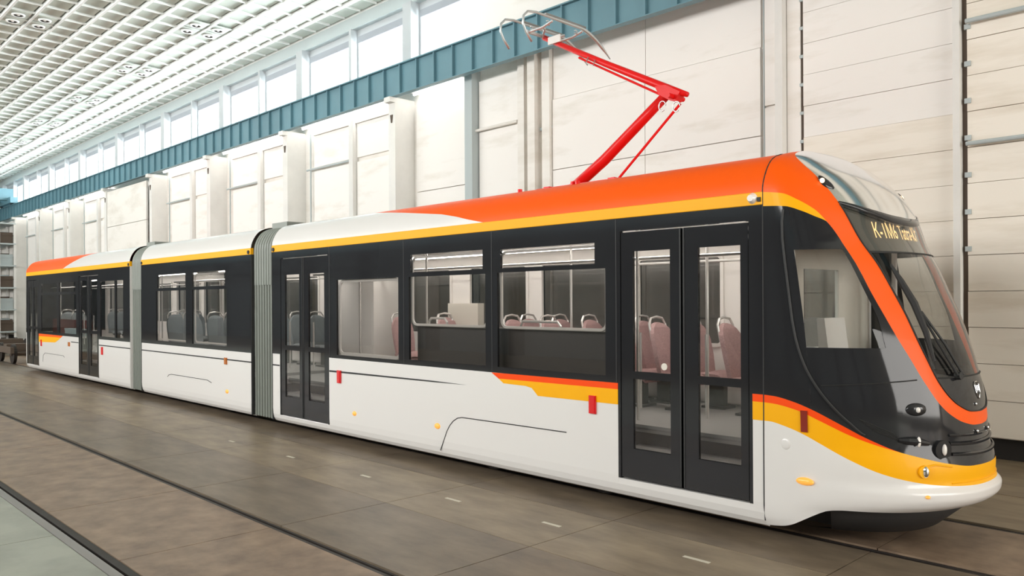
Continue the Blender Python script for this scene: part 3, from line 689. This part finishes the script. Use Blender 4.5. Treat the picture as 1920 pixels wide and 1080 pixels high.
nose_part('nose_line', M_red_orange, 0, 0.80, yel_t, red_t, 40, 2); nose_part('nose_line', M_red_orange, PI - 0.80, PI, yel_t, red_t, 40, 2)
nose_part('nose_hoop', M_orange, 0, PI, or_out, or_in, 220, 12, label='orange hoop round the windshield')
for s in (0, 1):
    nose_part('cab_eave', M_yellow, 0 if not s else PI - 0.624, 0.624 if not s else PI, yel_b, or_out, 30, 4)
# cab side: black mask with a clear quarter window
wl, wh = 1.815, 2.69
wtop = sym([(0.27, 2.69), (0.70, 2.69), (0.735, 2.50), (0.768, 2.30), (0.80, 2.08), (0.835, 1.83), (H2, 1.82)])
WT0, WT1 = 0.278, 0.833
for s in (0, 1):
    f = (lambda t: t) if not s else (lambda t: PI - t)
    mb = MB()
    segs = [(0, WT0, red_t, yel_b), (WT0, WT1, red_t, lambda t: wl), (WT0, WT1, wtop, yel_b), (WT1, 0.86, red_t, or_out)]
    for a, b, lo, hi in segs: region(f(a), f(b), lo, (lambda t, hi=hi: min(hi(t), or_out(t))), 26, 16, 0.0, mb)
    cs = mb.build('cab_side', M_black, tram, smooth=True)
    region(f(WT0), f(WT1), lambda t: wl, wtop, 30, 10, -0.004).build('cab_window', G_wind, cs, smooth=True)
    # seal round the mask and the window
    pts = [S(f(min(max(t, 0), H2)), mask(t), 0.006) for t in [0.187 + 0.013 * k for k in range(32)]]
    pts = [S(f(0.218), 3.06, 0.006), S(f(0.195), 2.95, 0.006), S(f(0.187), 2.8, 0.006)] + pts
    MB().tube(pts, 0.012, 6).build('mask_seal', M_blackmat, cs)
    MB().tube([S(f(0.345 + 0.0312 * k), 1.48 + 0.003 * k, 0.003) for k in range(21)], 0.006, 5).build('panel_seam', M_blackmat, cs)
    # streamlined marker pod and ribbed vent
    pod = MB(); P = []
    for i in range(13):
        u = -1 + 2 * i / 12; tt = f(0.925 + 0.075 * u); r = math.sqrt(max(0, 1 - u * u)) * 0.055 + 0.001; c = Vector(S(tt, 1.29, 0.0)); n = (Vector(S(tt, 1.29, 1.0)) - c)
        P.append([tuple(c + n * (0.55 * r * math.sin(PI * k / 8)) + Vector((0, 0, r * math.cos(PI * k / 8)))) for k in range(9)])
    pod.grid(P); po = pod.build('marker_pod', M_black, cs, smooth=True)
    c = S(f(0.925), 1.29, 0.03); MB().ball(c, 0.02, 0.02, 0.025, 10, 6).build('pod_lens', M_lamp, po, smooth=True)
    for k in range(5): MB().tube([S(f(0.56 + 0.02 * k + 0.016 * j), 1.20 - 0.022 * k - 0.009 * j, 0.002) for j in range(14)], 0.006, 5).build('vent_rib', M_blackmat, cs)
low_black = nose_part('lower_mask', M_black, 0.80, PI - 0.80, yel_t, lambda t: or_out(t), 90, 14)
# fog lamps, ribs under the hoop
for t in (0.912, PI - 0.912):
    MB().tube([S(t - 0.12, 1.03, 0.004), S(t - 0.06, 1.025, 0.012), S(t, 1.02, 0.018), S(t + 0.08, 1.0, 0.01)], [0.02, 0.034, 0.036, 0.02], 8).build('lamp_fairing', M_black, low_black)
    MB().ball(S(t, 1.02, 0.035), 0.018, 0.018, 0.045, 10, 8).build('fog_lamp', M_lamp, low_black, smooth=True)
for t in (1.095, PI - 1.095):
    MB().disc(S(t, 0.94, -0.01), Vector(S(t, 0.94, 1)) - Vector(S(t, 0.94, 0)), 0.085, 0.03, 24).build('lamp_bezel', M_black, low_black)
    MB().ball(S(t, 0.945, 0.03), 0.02, 0.022, 0.05, 10, 8).build('fog_lamp', M_lamp, low_black, smooth=True)
for z, w in ((1.06, 0.012), (0.99, 0.018), (0.90, 0.016)):
    MB().tube([S(1.16 + (PI - 2.32) * k / 24, z - 0.02 * math.sin(PI * k / 24), 0.004) for k in range(25)], w, 6).build('grille_bar', M_black, low_black)
for t in (1.47, PI - 1.47): MB().ball(S(t, 1.065, 0.012), 0.012, 0.012, 0.018, 8, 6).build('grille_stud', M_chrome, low_black, smooth=True)
MB().tube([S(0.0, 0.2 + 2.92 * k / 20, 0) for k in range(21)] + [(X0, y, z) for y, z in ROOF], 0.006, 5).build('nose_joint', M_blackmat, tram)
# windshield group
dband = 2.665; wsb = 1.55
below = nose_part('emblem_panel', M_black, 1.135, PI - 1.135, or_in, lambda t: max(wsb, or_in(t)), 60, 6)
wind = nose_part('windshield', G_wind, 0.93, PI - 0.93, lambda t: max(or_in(t), wsb), lambda t: max(dband, or_in(t)), 80, 16)
head = nose_part('display_glass', G_wind, 0.806, PI - 0.806, lambda t: max(or_in(t), dband), lambda t: max(visor(t), or_in(t)), 60, 6, label='glass over the destination display')
cap = nose_part('roof_cap', M_silver, 0.0, PI, lambda t: max(or_in(t), visor(t)), lambda t: 3.735, 140, 16, label='silver domed cap over the windshield')
# dark lip under the cap
lip = MB(); P = []
for i in range(61):
    t = 0.806 + (PI - 1.612) * i / 60; z = visor(t); w = 0.012 + 0.05 * math.sin(PI * i / 60)
    P.append([S(t, z + 0.012, 0.004), S(t, z + 0.012, 0.012), S(t, z - w, 0.004), S(t, z - w - 0.015, -0.03), S(t, z, -0.04)])
lip.grid(P); lip.build('visor_lip', M_black, cap, smooth=True)
# black edge of the windshield
edge = [S(t, or_in(t), 0.003) for t in [0.81 + (PI - 1.62) * i / 160 for i in range(161)]]
MB().tube(edge, 0.008, 5).build('windshield_seal', M_blackmat, wind)
MB().tube([S(0.945 + (PI - 1.89) * i / 40, dband, 0.0) for i in range(41)], 0.01, 5).build('windshield_divider', M_blackmat, wind)
MB().tube([S(1.14 + (PI - 2.28) * i / 40, wsb, 0.002) for i in range(41)], 0.008, 5).build('windshield_divider', M_blackmat, wind)
# destination display behind its glass
def inner(t, z, d): return S(t, z, -d)
mb = region(0.80, PI - 0.80, lambda t: max(or_in(t), dband - 0.0), lambda t: max(visor(t) - 0.0, or_in(t)), 50, 3, -0.05)
disp = mb.build('destination_display', M_dispback, tram, smooth=True, label='destination display with amber lettering')
def flat_text(body, size, name, m, parent, place, extrude=0.002, res=2):
    cu = bpy.data.curves.new(name, 'FONT'); cu.body = body; cu.size = size; cu.align_x = 'CENTER'; cu.align_y = 'CENTER'; cu.resolution_u = res; cu.offset = 0.0015
    tmp = bpy.data.objects.new('tmp', cu); COL.objects.link(tmp)
    dg = bpy.context.evaluated_depsgraph_get(); me = bpy.data.meshes.new_from_object(tmp.evaluated_get(dg))
    bpy.data.objects.remove(tmp, do_unlink=True)
    mb = MB(); mb.v = [place(v.co.x, v.co.y) for v in me.vertices]; mb.f = [tuple(p.vertices) for p in me.polygons]
    return mb.build(name, m, parent)
def on_disp(x, y):          # wrap lettering on the inner surface: arc length along y -> angle
    ty = YC - 0.13 + x * 0.66; zz = 2.865 + y
    c = max(-1, min(1, (YC - ty) / YC)); t = math.acos(math.copysign(abs(c) ** (NEXP / 2), c))
    return S(t, zz, -0.042)
flat_text('К-1М6 Tatra-Юг', 0.20, 'lettering', M_led, disp, on_disp)
for s in (-1, 1):
    MB().prism([(0, 0), (1, 0), (1, 1)], 0, 1) if False else None
# emblem: shield outline with a small mark
def on_emb(x, z): 
    c = -x / YC; t = math.acos(math.copysign(abs(c) ** (NEXP / 2), c)); return S(t, 1.415 + z, 0.006)
sh = [(-0.055, 0.05), (-0.03, 0.075), (0.03, 0.075), (0.055, 0.05), (0.05, -0.02), (0.0, -0.075), (-0.05, -0.02), (-0.055, 0.05)]
em = MB().tube([on_emb(x, z) for x, z in sh], 0.0045, 6).build('emblem', M_chrome, tram, label='chrome shield emblem')
MB().tube([on_emb(x, z) for x, z in [(-0.02, 0.04), (-0.015, 0.0), (0.02, 0.0), (0.02, 0.04), (-0.02, 0.04)]], 0.004, 5).build('emblem_mark', M_chrome, em)
MB().ball(S(1.50, 1.30, 0.006), 0.01, 0.01, 0.016, 8, 6).build('badge_stud', M_chrome, em, smooth=True)
# wiper
wp = MB().tube([S(1.06, 2.55, 0.03), S(1.085, 2.40, 0.04), S(1.115, 2.20, 0.045), S(1.125, 1.95, 0.04), S(1.122, 1.70, 0.035)], [0.012, 0.026, 0.032, 0.026, 0.014], 6).build('wiper', M_blackmat, tram)
MB().tube([S(1.125, 2.16, 0.055), S(1.19, 1.85, 0.06), S(1.30, 1.57, 0.045)], 0.011, 6).build('wiper_arm', M_blackmat, wp)
MB().tube([S(1.135, 2.13, 0.06), S(1.24, 1.85, 0.065), S(1.36, 1.57, 0.045)], 0.011, 6).build('wiper_arm', M_blackmat, wp)
MB().disc(S(1.33, 1.56, 0.0), (1, -0.2, 0.1), 0.035, 0.05, 12).build('wiper_pivot', M_blackmat, wp)
# teardrop marker lamps beside the cap
for s in (0, 1):
    f = (lambda t: t) if not s else (lambda t: PI - t)
    P = []
    for i in range(13):
        u = i / 12; t = f(0.715 + 0.14 * u); z = 3.335 - 0.07 * u; r = 0.075 * math.sqrt(max(0, 1 - (2 * u - 1) ** 2)) * (1 - 0.45 * u) + 0.001
        c = Vector(S(t, z, 0.0)); n = Vector(S(t, z, 1.0)) - c
        P.append([tuple(c + n * (0.004 + 0.35 * r * math.sin(PI * k / 8)) + Vector((0.3 * r * math.cos(PI * k / 8) * -1, 0, r * math.cos(PI * k / 8)))) for k in range(9)])
    pod = MB().grid(P).build('roof_lamp_pod', M_black, cap, smooth=True)
    MB().ball(S(f(0.745), 3.325, 0.028), 0.022, 0.022, 0.024, 10, 8).build('roof_lamp', M_glow, pod, smooth=True)
# lamps on the nose side
def on_nose(t, z, w, h, m, name, parent=None, off=0.012):
    mb = region(t - w, t + w, lambda q: z - h, lambda q: z + h, 8, 6, off)
    # rim back to the skin
    loop = [(t - w + 2 * w * k / 8, z - h) for k in range(9)] + [(t + w, z - h + 2 * h * k / 4) for k in range(1, 5)] + [(t + w - 2 * w * k / 8, z + h) for k in range(1, 9)] + [(t - w, z + h - 2 * h * k / 4) for k in range(1, 5)]
    mb.grid([[S(a, b, 0.0) for a, b in loop], [S(a, b, off) for a, b in loop]])
    return mb.build(name, m, parent or tram, smooth=False)
for f in (lambda t: t, lambda t: PI - t):
    on_nose(f(0.236), 1.155, 0.02, 0.095, M_darkred, 'marker_lamp')
    p = S(f(0.225), 0.62, 0.0)
    bz = MB().ball(p, 0.085, 0.03, 0.036).build('nose_indicator', M_amber, tram, smooth=True)
    MB().ball(S(f(0.122), 0.935, -0.004), 0.05, 0.012, 0.055).build('jacking_cover', M_white, tram, smooth=True)
    # headlamp in a scoop of the yellow band
    t = f(0.925); c = Vector(S(t, 0.765, 0.0)); n = (Vector(S(t, 0.765, 1.0)) - c).normalized()
    hl = MB().disc(c - n * 0.02, n, 0.055, 0.035, 20).build('headlamp', M_yellow, tram)
    MB().ball(tuple(c + n * 0.012), 0.03, 0.025, 0.05, 12, 8).build('headlamp_lens', M_silver, hl, smooth=True)
    MB().tube([S(f(0.93 + 0.02 * k), 0.822 - 0.004 * abs(k - 4), 0.004) for k in range(11)], 0.008, 6).build('scoop_edge', M_yellow, hl)
    MB().ball(S(f(0.912), 0.555, 0.0), 0.022, 0.022, 0.016, 12, 8).build('low_lamp', M_amber, hl, smooth=True)
MB().tube([S(1.13 + (PI - 2.26) * k / 30, 0.655 + 0.0 * k, 0.003) for k in range(31)], 0.006, 5).build('bumper_seam', M_yellow, nose_shell)
# plough skirt under the bumper
P = []
for i in range(41):
    t = 0.40 + (PI - 0.80) * i / 40; a = Vector(S(t, 0.40, -0.10)); b = Vector(S(t, 0.40, -0.32))
    P.append([(a.x, a.y, 0.42), (a.x, a.y, 0.34), (b.x, b.y, 0.14), (b.x - 0.3, b.y, 0.12)])
MB().grid(P).build('plough', M_dark, tram, smooth=True)
MB().box(-3.7, -3.05, 0.45, 2.05, 0.16, 0.5).build('underframe', M_dark, tram)
# cab interior
part = MB()
part.box(-3.76, -3.72, 0.10, 2.40, 0.85, 1.75).box(-3.76, -3.72, 0.10, 0.85, 1.75, 2.55).box(-3.76, -3.72, 1.65, 2.40, 1.75, 2.55).box(-3.76, -3.72, 0.10, 2.40, 2.55, 3.05)
pt = part.build('cab_partition', M_beige, tram)
MB().box(-3.745, -3.735, 0.85, 1.65, 1.75, 2.55).build('partition_pane', G_clear, pt)
MB().prism([(-3.7, 0.3), (-3.0, 0.45), (-2.6, 0.8), (-2.5, 1.25), (-2.6, 1.7), (-3.0, 2.05), (-3.7, 2.2)], 0.85, 0.9) and region(0.05, PI - 0.05, lambda t: 0.89, lambda t: 0.90, 30, 1, -0.06).build('cab_floor', M_infloor, tram)
mb = MB(); P = []
for i in range(31):
    t = 0.42 + (PI - 0.84) * i / 30; a = Vector(S(t, 1.5, -0.06)); b = Vector(S(t, 1.6, -0.42)); c = Vector(S(t, 1.2, -0.40))
    P.append([(a.x, a.y, 1.45), (b.x, b.y, 1.50), (c.x, c.y, 0.95)])
mb.grid(P); mb.build('dashboard', M_indark, tram, smooth=True)
MB().box(-3.50, -3.05, 1.0, 1.5, 1.28, 1.40).build('driver_seat', M_seatgrey, tram)
MB().prism([(-3.62, 1.4), (-3.5, 1.4), (-3.58, 2.05), (-3.66, 2.05)], 1.0, 1.47).build('driver_seat_back', M_inwhite, tram)
MB().panel(-3.65, -3.45, 0.9, 2.7, [], 0.10, 0.13).build('cab_curtain', M_inwhite, tram)
MB().box(-3.70, -3.25, 0.5, 2.0, 2.98, 3.02).build('cab_ceiling', M_beige, tram)
MB().tube([(-3.35, 2.2, 1.0), (-3.35, 2.2, 2.95)], 0.03, 8).build('cab_post', M_inwhite, tram)

# ---- rear end cap (rounded)
P = []
for y, z in [(0.05, 0.15)] + [(0.0, 0.36), (0, 1.3), (0, 2.2), (0, 3.0)] + ROOF:
    pass
prof = [(0.10, 0.13), (0.02, 0.2), (0.0, 0.36), (0.0, 1.28), (0.0, 2.2), (0.0, 3.12), (0.0, 3.24)] + ROOF[1:]
def tail(lo, hi, m, name):
    P = []
    for y, z in [(y, z) for y, z in prof if lo - 1e-6 <= z <= hi + 1e-6]:
        d = 0.75 - 0.30 * max(0, (z - 1.2) / 2.5) - (0.2 if z > 3.4 else 0); r = []
        for k in range(25):
            t = PI * k / 24; c = math.cos(t); r.append((XC0 - d * abs(math.sin(t)) ** 0.8, YC - (YC - y) * math.copysign(abs(c) ** 0.8, c), z))
        P.append(r)
    MB().grid(P).build(name, m, tram, smooth=True)
tail(0.13, 1.28, M_white, 'tail_shell'); tail(1.28, 3.12, M_black, 'tail_mask'); tail(3.12, 3.24, M_yellow, 'tail_stripe'); tail(3.24, 3.70, M_orange, 'tail_roof')

# ---- seats, poles and grab rails
def seat_proto():
    b = MB(); n = 10
    def outline(w, h):      # rounded top
        pts = [(-w / 2 * 0.9, 0), (w / 2 * 0.9, 0), (w / 2, h * 0.35)]
        for k in range(9):
            a = PI * k / 8; pts.append((w / 2 * math.cos(a) * (1.0), h * 0.66 + h * 0.34 * math.sin(a)))
        pts.append((-w / 2, h * 0.35)); return pts
    o = outline(0.44, 0.66); N = len(o)
    def at(p, d): y, z = p; return (-0.20 - 0.22 * z - d + 0.05 * (abs(y) / 0.22) ** 2, y, 0.42 + z)
    vs = [at(p, 0.0) for p in o] + [at(p, 0.06) for p in o]
    b.add(vs, [tuple(range(N)), tuple(range(2 * N - 1, N - 1, -1))] + [(i, (i + 1) % N, N + (i + 1) % N, N + i) for i in range(N)])
    P = []
    for i in range(9):
        u = i / 8; x = -0.22 + 0.46 * u; zz = 0.42 + 0.03 * math.sin(PI * u) - (0.05 * max(0, u - 0.8) / 0.2)
        P.append([(x, -0.21, zz - 0.05), (x, -0.215, zz - 0.01), (x, -0.18, zz + 0.015), (x, 0, zz), (x, 0.18, zz + 0.015), (x, 0.215, zz - 0.01), (x, 0.21, zz - 0.05), (x, -0.21, zz - 0.05)])
    b.grid(P)
    fab = b.mesh('seat', M_seat); 
    hd = MB().tube([(-0.33, -0.17, 0.86), (-0.37, -0.17, 1.06), (-0.38, -0.12, 1.13), (-0.385, 0, 1.15), (-0.38, 0.12, 1.13), (-0.37, 0.17, 1.06), (-0.33, 0.17, 0.86)], 0.016, 6).mesh('grab_handle', M_pole)
    lg = MB().box(-0.10, 0.10, -0.05, 0.05, 0.02, 0.40).box(-0.16, 0.16, -0.14, 0.14, 0.0, 0.03).mesh('pedestal', M_indark)
    return fab, hd, lg
SEAT, HANDLE, PED = seat_proto()
seatgrey = SEAT.copy(); seatgrey.materials.clear(); seatgrey.materials.append(M_seatgrey)
def seat(x, y, rz=0, me=None):
    s = inst('seat', me or SEAT, tram, (x, y, 0.88), (0, 0, rz))
    for nm, m in (('grab_handle', HANDLE), ('pedestal', PED)):
        o = bpy.data.objects.new(nm, m); COL.objects.link(o); o.parent = s
for x in (-10.5, -8.45, -7.78, -7.2, -6.7, -6.25, -5.45): seat(x, 2.08)
for x in (-8.3, -7.55, -6.3, -5.65): seat(x, 1.58)
seat(-4.78, 1.75)
for x in (-11.6, -10.3): seat(x, 1.9)
for x in (-18.6, -17.7, -16.4, -15.6, -14.8): seat(x, 2.05, 0, seatgrey); seat(x, 0.55, 0, seatgrey)
for x in (-27.6, -26.8, -26.0, -25.2, -21.9, -21.1): seat(x, 2.05, 0, seatgrey)
for x in (-27.3, -26.2): seat(x, 0.6, 0, seatgrey)
def pole(pts): MB().tube(pts, 0.017, 8).build('pole', M_pole, tram)
for x, y in ((-13.0, 0.6), (-11.2, 0.55), (-5.55, 0.55), (-9.3, 0.45), (-9.3, 1.7), (-7.45, 1.55), (-5.05, 1.2), (-17.0, 1.1), (-15.4, 0.9), (-18.7, 0.7), (-22.5, 0.6), (-24.6, 0.6), (-28.4, 0.6), (-21.5, 1.2), (-26.6, 1.2)):
    pole([(x, y, 0.88), (x, y, 3.0)])
pole([(-9.05, 0.3, 0.95), (-9.05, 0.3, 1.95), (-9.0, 0.3, 2.0), (-8.7, 0.3, 2.0), (-8.65, 0.3, 1.95), (-8.65, 0.3, 0.95)])
pole([(-7.25, 0.35, 0.95), (-7.25, 0.35, 1.9), (-7.2, 0.35, 1.98), (-6.6, 0.35, 1.98), (-6.55, 0.35, 1.93), (-6.55, 0.35, 0.95)])
# dark equipment cupboards below the sill line and the white cabinet seen through the square window
MB().box(-9.14, -5.56, 0.16, 0.22, 0.9, 1.885).build('side_lining', M_lining, tram)
MB().box(-9.14, -5.56, 0.15, 0.23, 1.885, 1.90).build('lining_cap', M_pole, tram)
MB().box(-13.0, -12.5, 1.7, 2.38, 0.88, 2.9).build('equipment_cabinet', M_inwhite, tram)
MB().box(-14.9, -13.6, 2.30, 2.38, 0.9, 2.9).build('equipment_cabinet', M_inwhite, tram)
MB().box(-11.0, -10.2, 2.25, 2.39, 0.9, 2.2).build('equipment_cabinet', M_beige, tram)

# rear saloon: red bench, ledge with a pale box
MB().box(-28.3, -24.6, 0.34, 0.42, 0.9, 1.74).build('bench_back', M_bench, tram)
MB().box(-28.3, -24.6, 0.06, 0.34, 1.24, 1.29).build('side_ledge', M_inwhite, tram)
bx = empty('pale_box', (-25.3, 0.19, 1.29), 'pale blue box on the ledge inside the rear tram windows', 'box')
MB().box(-26.0, -24.66, 0.08, 0.30, 1.29, 1.46).build('body', M_paleblue, bx); MB().box(-26.02, -24.64, 0.07, 0.31, 1.46, 1.50).build('lid', M_paleblue, bx)
# ---- pantograph
pg = MB().box(-7.5, -6.1, 0.92, 0.99, 3.69, 3.74).box(-7.5, -6.1, 1.51, 1.58, 3.69, 3.74).box(-7.4, -7.3, 0.95, 1.55, 3.70, 3.76).box(-6.3, -6.2, 0.95, 1.55, 3.70, 3.76).build('pantograph', M_panto, tram, label='red pantograph with grey collector head')
for x in (-7.4, -6.2):
    for y in (0.95, 1.55): MB().disc((x, y, 3.64), (0, 0, 1), 0.06, 0.06, 12).build('insulator', M_indark, pg)
py = YC
EL = (-5.56, py, 4.76)
MB().tube([(-7.14, py, 3.74), (-6.6, py, 4.05), (-6.1, py, 4.39), EL], [0.075, 0.072, 0.066, 0.058], 14).build('lower_arm', M_panto, pg, smooth=True)
MB().tube([(-5.33, py, 4.66), EL, (-6.6, py, 5.31), (-7.66, py, 5.89)], [0.03, 0.05, 0.042, 0.036], 12).build('upper_arm', M_panto, pg, smooth=True)
MB().tube([(-6.5, py + 0.1, 3.76), (-5.50, py + 0.1, 4.60)], 0.017, 8).build('coupling_rod', M_panto, pg)
MB().tube([(-5.71, py, 4.73), (-7.02, py, 5.47)], 0.015, 8).build('guide_rod', M_panto, pg)
k = MB().prism([(-5.76, 4.83), (-5.60, 4.82), (-5.40, 4.70), (-5.46, 4.60), (-5.54, 4.62), (-5.70, 4.72)], py - 0.06, py + 0.06); k.tube([(-5.5, py - 0.16, 4.66), (-5.5, py + 0.16, 4.66)], 0.03, 10)
kn = k.build('elbow_joint', M_panto, pg)
for x, z in ((-5.62, 4.56), (-5.42, 4.52)):
    MB().tube([(x + 0.05 * math.cos(a), py - 0.1, z + 0.06 * math.sin(a)) for a in [2 * PI * i / 12 for i in range(11)]], 0.008, 6).build('shunt_cable', M_steel, kn)
MB().tube([(-6.7, py - 0.05, 5.36), (-6.7, py - 0.09, 5.28), (-6.82, py - 0.09, 5.34), (-6.82, py - 0.05, 5.42)], 0.008, 6).build('shunt_cable', M_steel, pg)
MB().box(-7.52, -7.30, py - 0.07, py - 0.05, 5.74, 5.84).build('tag_plate', M_inwhite, pg)
hd = MB().tube([(-7.66, py - 0.34, 5.90), (-7.66, py + 0.34, 5.90)], 0.025, 8)
for y in (py - 0.30, py + 0.30): hd.tube([(-7.72, y, 5.92), (-7.66, y, 5.90), (-7.40, y, 5.90), (-7.22, y, 5.94)], 0.018, 6)
hd.tube([(-7.64, py - 0.05, 5.88), (-7.45, py - 0.2, 5.92)], 0.015, 6).tube([(-7.64, py + 0.05, 5.88), (-7.45, py + 0.2, 5.92)], 0.015, 6)
head_ = hd.build('collector_head', M_alu, pg)
for x in (-7.68, -7.26):
    near = [(0.60, 5.60), (0.50, 5.70), (0.44, 5.80), (0.45, 5.90), (0.53, 5.975), (0.68, 6.0)]
    far = [(1.25 + 0.95 * i / 16, 6.0 - (0.0 if i < 5 else 0.30 * ((i - 5) / 11) ** 1.7)) for i in range(17)]
    pts = [(x, y, z) for y, z in near + [(0.95, 6.0)] + far]
    MB().tube(pts, [0.016] * 6 + [0.02] + [0.024] * 14 + [0.018, 0.012, 0.008], 8).build('horn', M_alu, head_, smooth=True)
    MB().box(x - 0.025, x + 0.025, py - 0.40, py + 0.40, 6.01, 6.03).build('contact_strip', M_steel, head_)
for x in (-7.62, -7.32):
    for y in (-0.28, 0.28): MB().tube([(x + 0.02 * math.sin(a), py + y + 0.02 * math.cos(a), 5.91 + 0.006 * a) for a in range(13)], 0.008, 5).build('head_spring', M_alu, head_)
# small roof fittings
for x in (-7.25, -6.35, -6.28): MB().disc((x, 0.36, 3.62), (0, 0, 1), 0.03, 0.04, 10).build('roof_bolt', M_panto, tram)

# ================================================================ things at the far end
def far_end():
    # storage rack at the back wall
    r = empty('storage_rack', (-56.6, 4.6, 0), 'tall pale storage rack standing by the back wall at far left', 'rack')
    for x in (-58.6, -56.6, -54.7):
        for y in (4.2, 5.0): MB().box(x - 0.05, x + 0.05, y - 0.05, y + 0.05, 0, 7.0).build('upright', M_column, r)
    for z in (0.5, 1.8, 3.1, 4.4, 5.7, 6.9): MB().box(-58.7, -54.6, 4.15, 5.05, z, z + 0.08).build('shelf', M_greypaint, r)
    for i, z in enumerate((0.58, 1.88, 3.18, 4.48, 5.78)):
        for x in (-56.1, -55.2):
            c = MB().box(x - 0.3, x + 0.3, 4.25, 4.95, z, z + 0.55 + 0.1 * ((i * 3 + int(-x)) % 3)).box(x - 0.33, x + 0.33, 4.22, 4.98, z + 0.45, z + 0.5)
            tag(c.build('parts_crate', M_rust if (i + int(-x)) % 2 else M_greypaint), '%s parts crate on the %s shelf of the far rack, %s the tram' % ('rust brown' if (i + int(-x)) % 2 else 'grey', ('lowest', 'second', 'third', 'fourth', 'fifth')[i], 'farther from' if x < -56 else 'nearer'), 'crate', 'crates on the storage rack')
    # spare bogies standing on the track behind the tram
    for i, xc in enumerate((-35.0, -40.0)):
        t = empty('spare_bogie', (xc, 1.25, 0), ('spare iron bogie on the track just behind the tram tail', 'second spare iron bogie further back on the tram track')[i], 'bogie', 'spare bogies')
        MB().box(xc - 1.4, xc + 1.4, 0.3, 0.42, 0.4, 0.62).build('side_frame', M_rust, t); MB().box(xc - 1.4, xc + 1.4, 2.08, 2.2, 0.4, 0.62).build('side_frame', M_rust, t)
        MB().box(xc - 0.25, xc + 0.25, 0.42, 2.08, 0.42, 0.7).build('bolster', M_rust, t)
        for x in (xc - 0.95, xc + 0.95):
            MB().tube([(x, 0.4, 0.36), (x, 2.1, 0.36)], 0.07, 10).build('axle', M_rust, t)
            for y in (0.44, 2.0): MB().disc((x, y, 0.36), (0, 1, 0), 0.36, 0.1, 20).build('wheel', M_rail, t)
    # travelling crane bridge
    c = empty('overhead_crane', (-57.5, -5, 8.16), 'teal overhead crane bridge spanning the hall at far left', 'crane')
    MB().box(-57.9, -57.5, -15.5, 5.2, 8.45, 9.15).build('bridge_beam', M_teal, c)
    MB().box(-56.3, -55.9, -15.5, 5.2, 8.45, 9.15).build('bridge_beam', M_teal, c)
    MB().box(-58.6, -55.2, 4.9, 5.3, 8.25, 8.6).build('end_carriage', M_teal, c)
    for x in (-58.2, -55.6): MB().disc((x, 5.0, 8.33), (0, 1, 0), 0.18, 0.12, 16).build('wheel', M_oppsteel, c)
far_end()
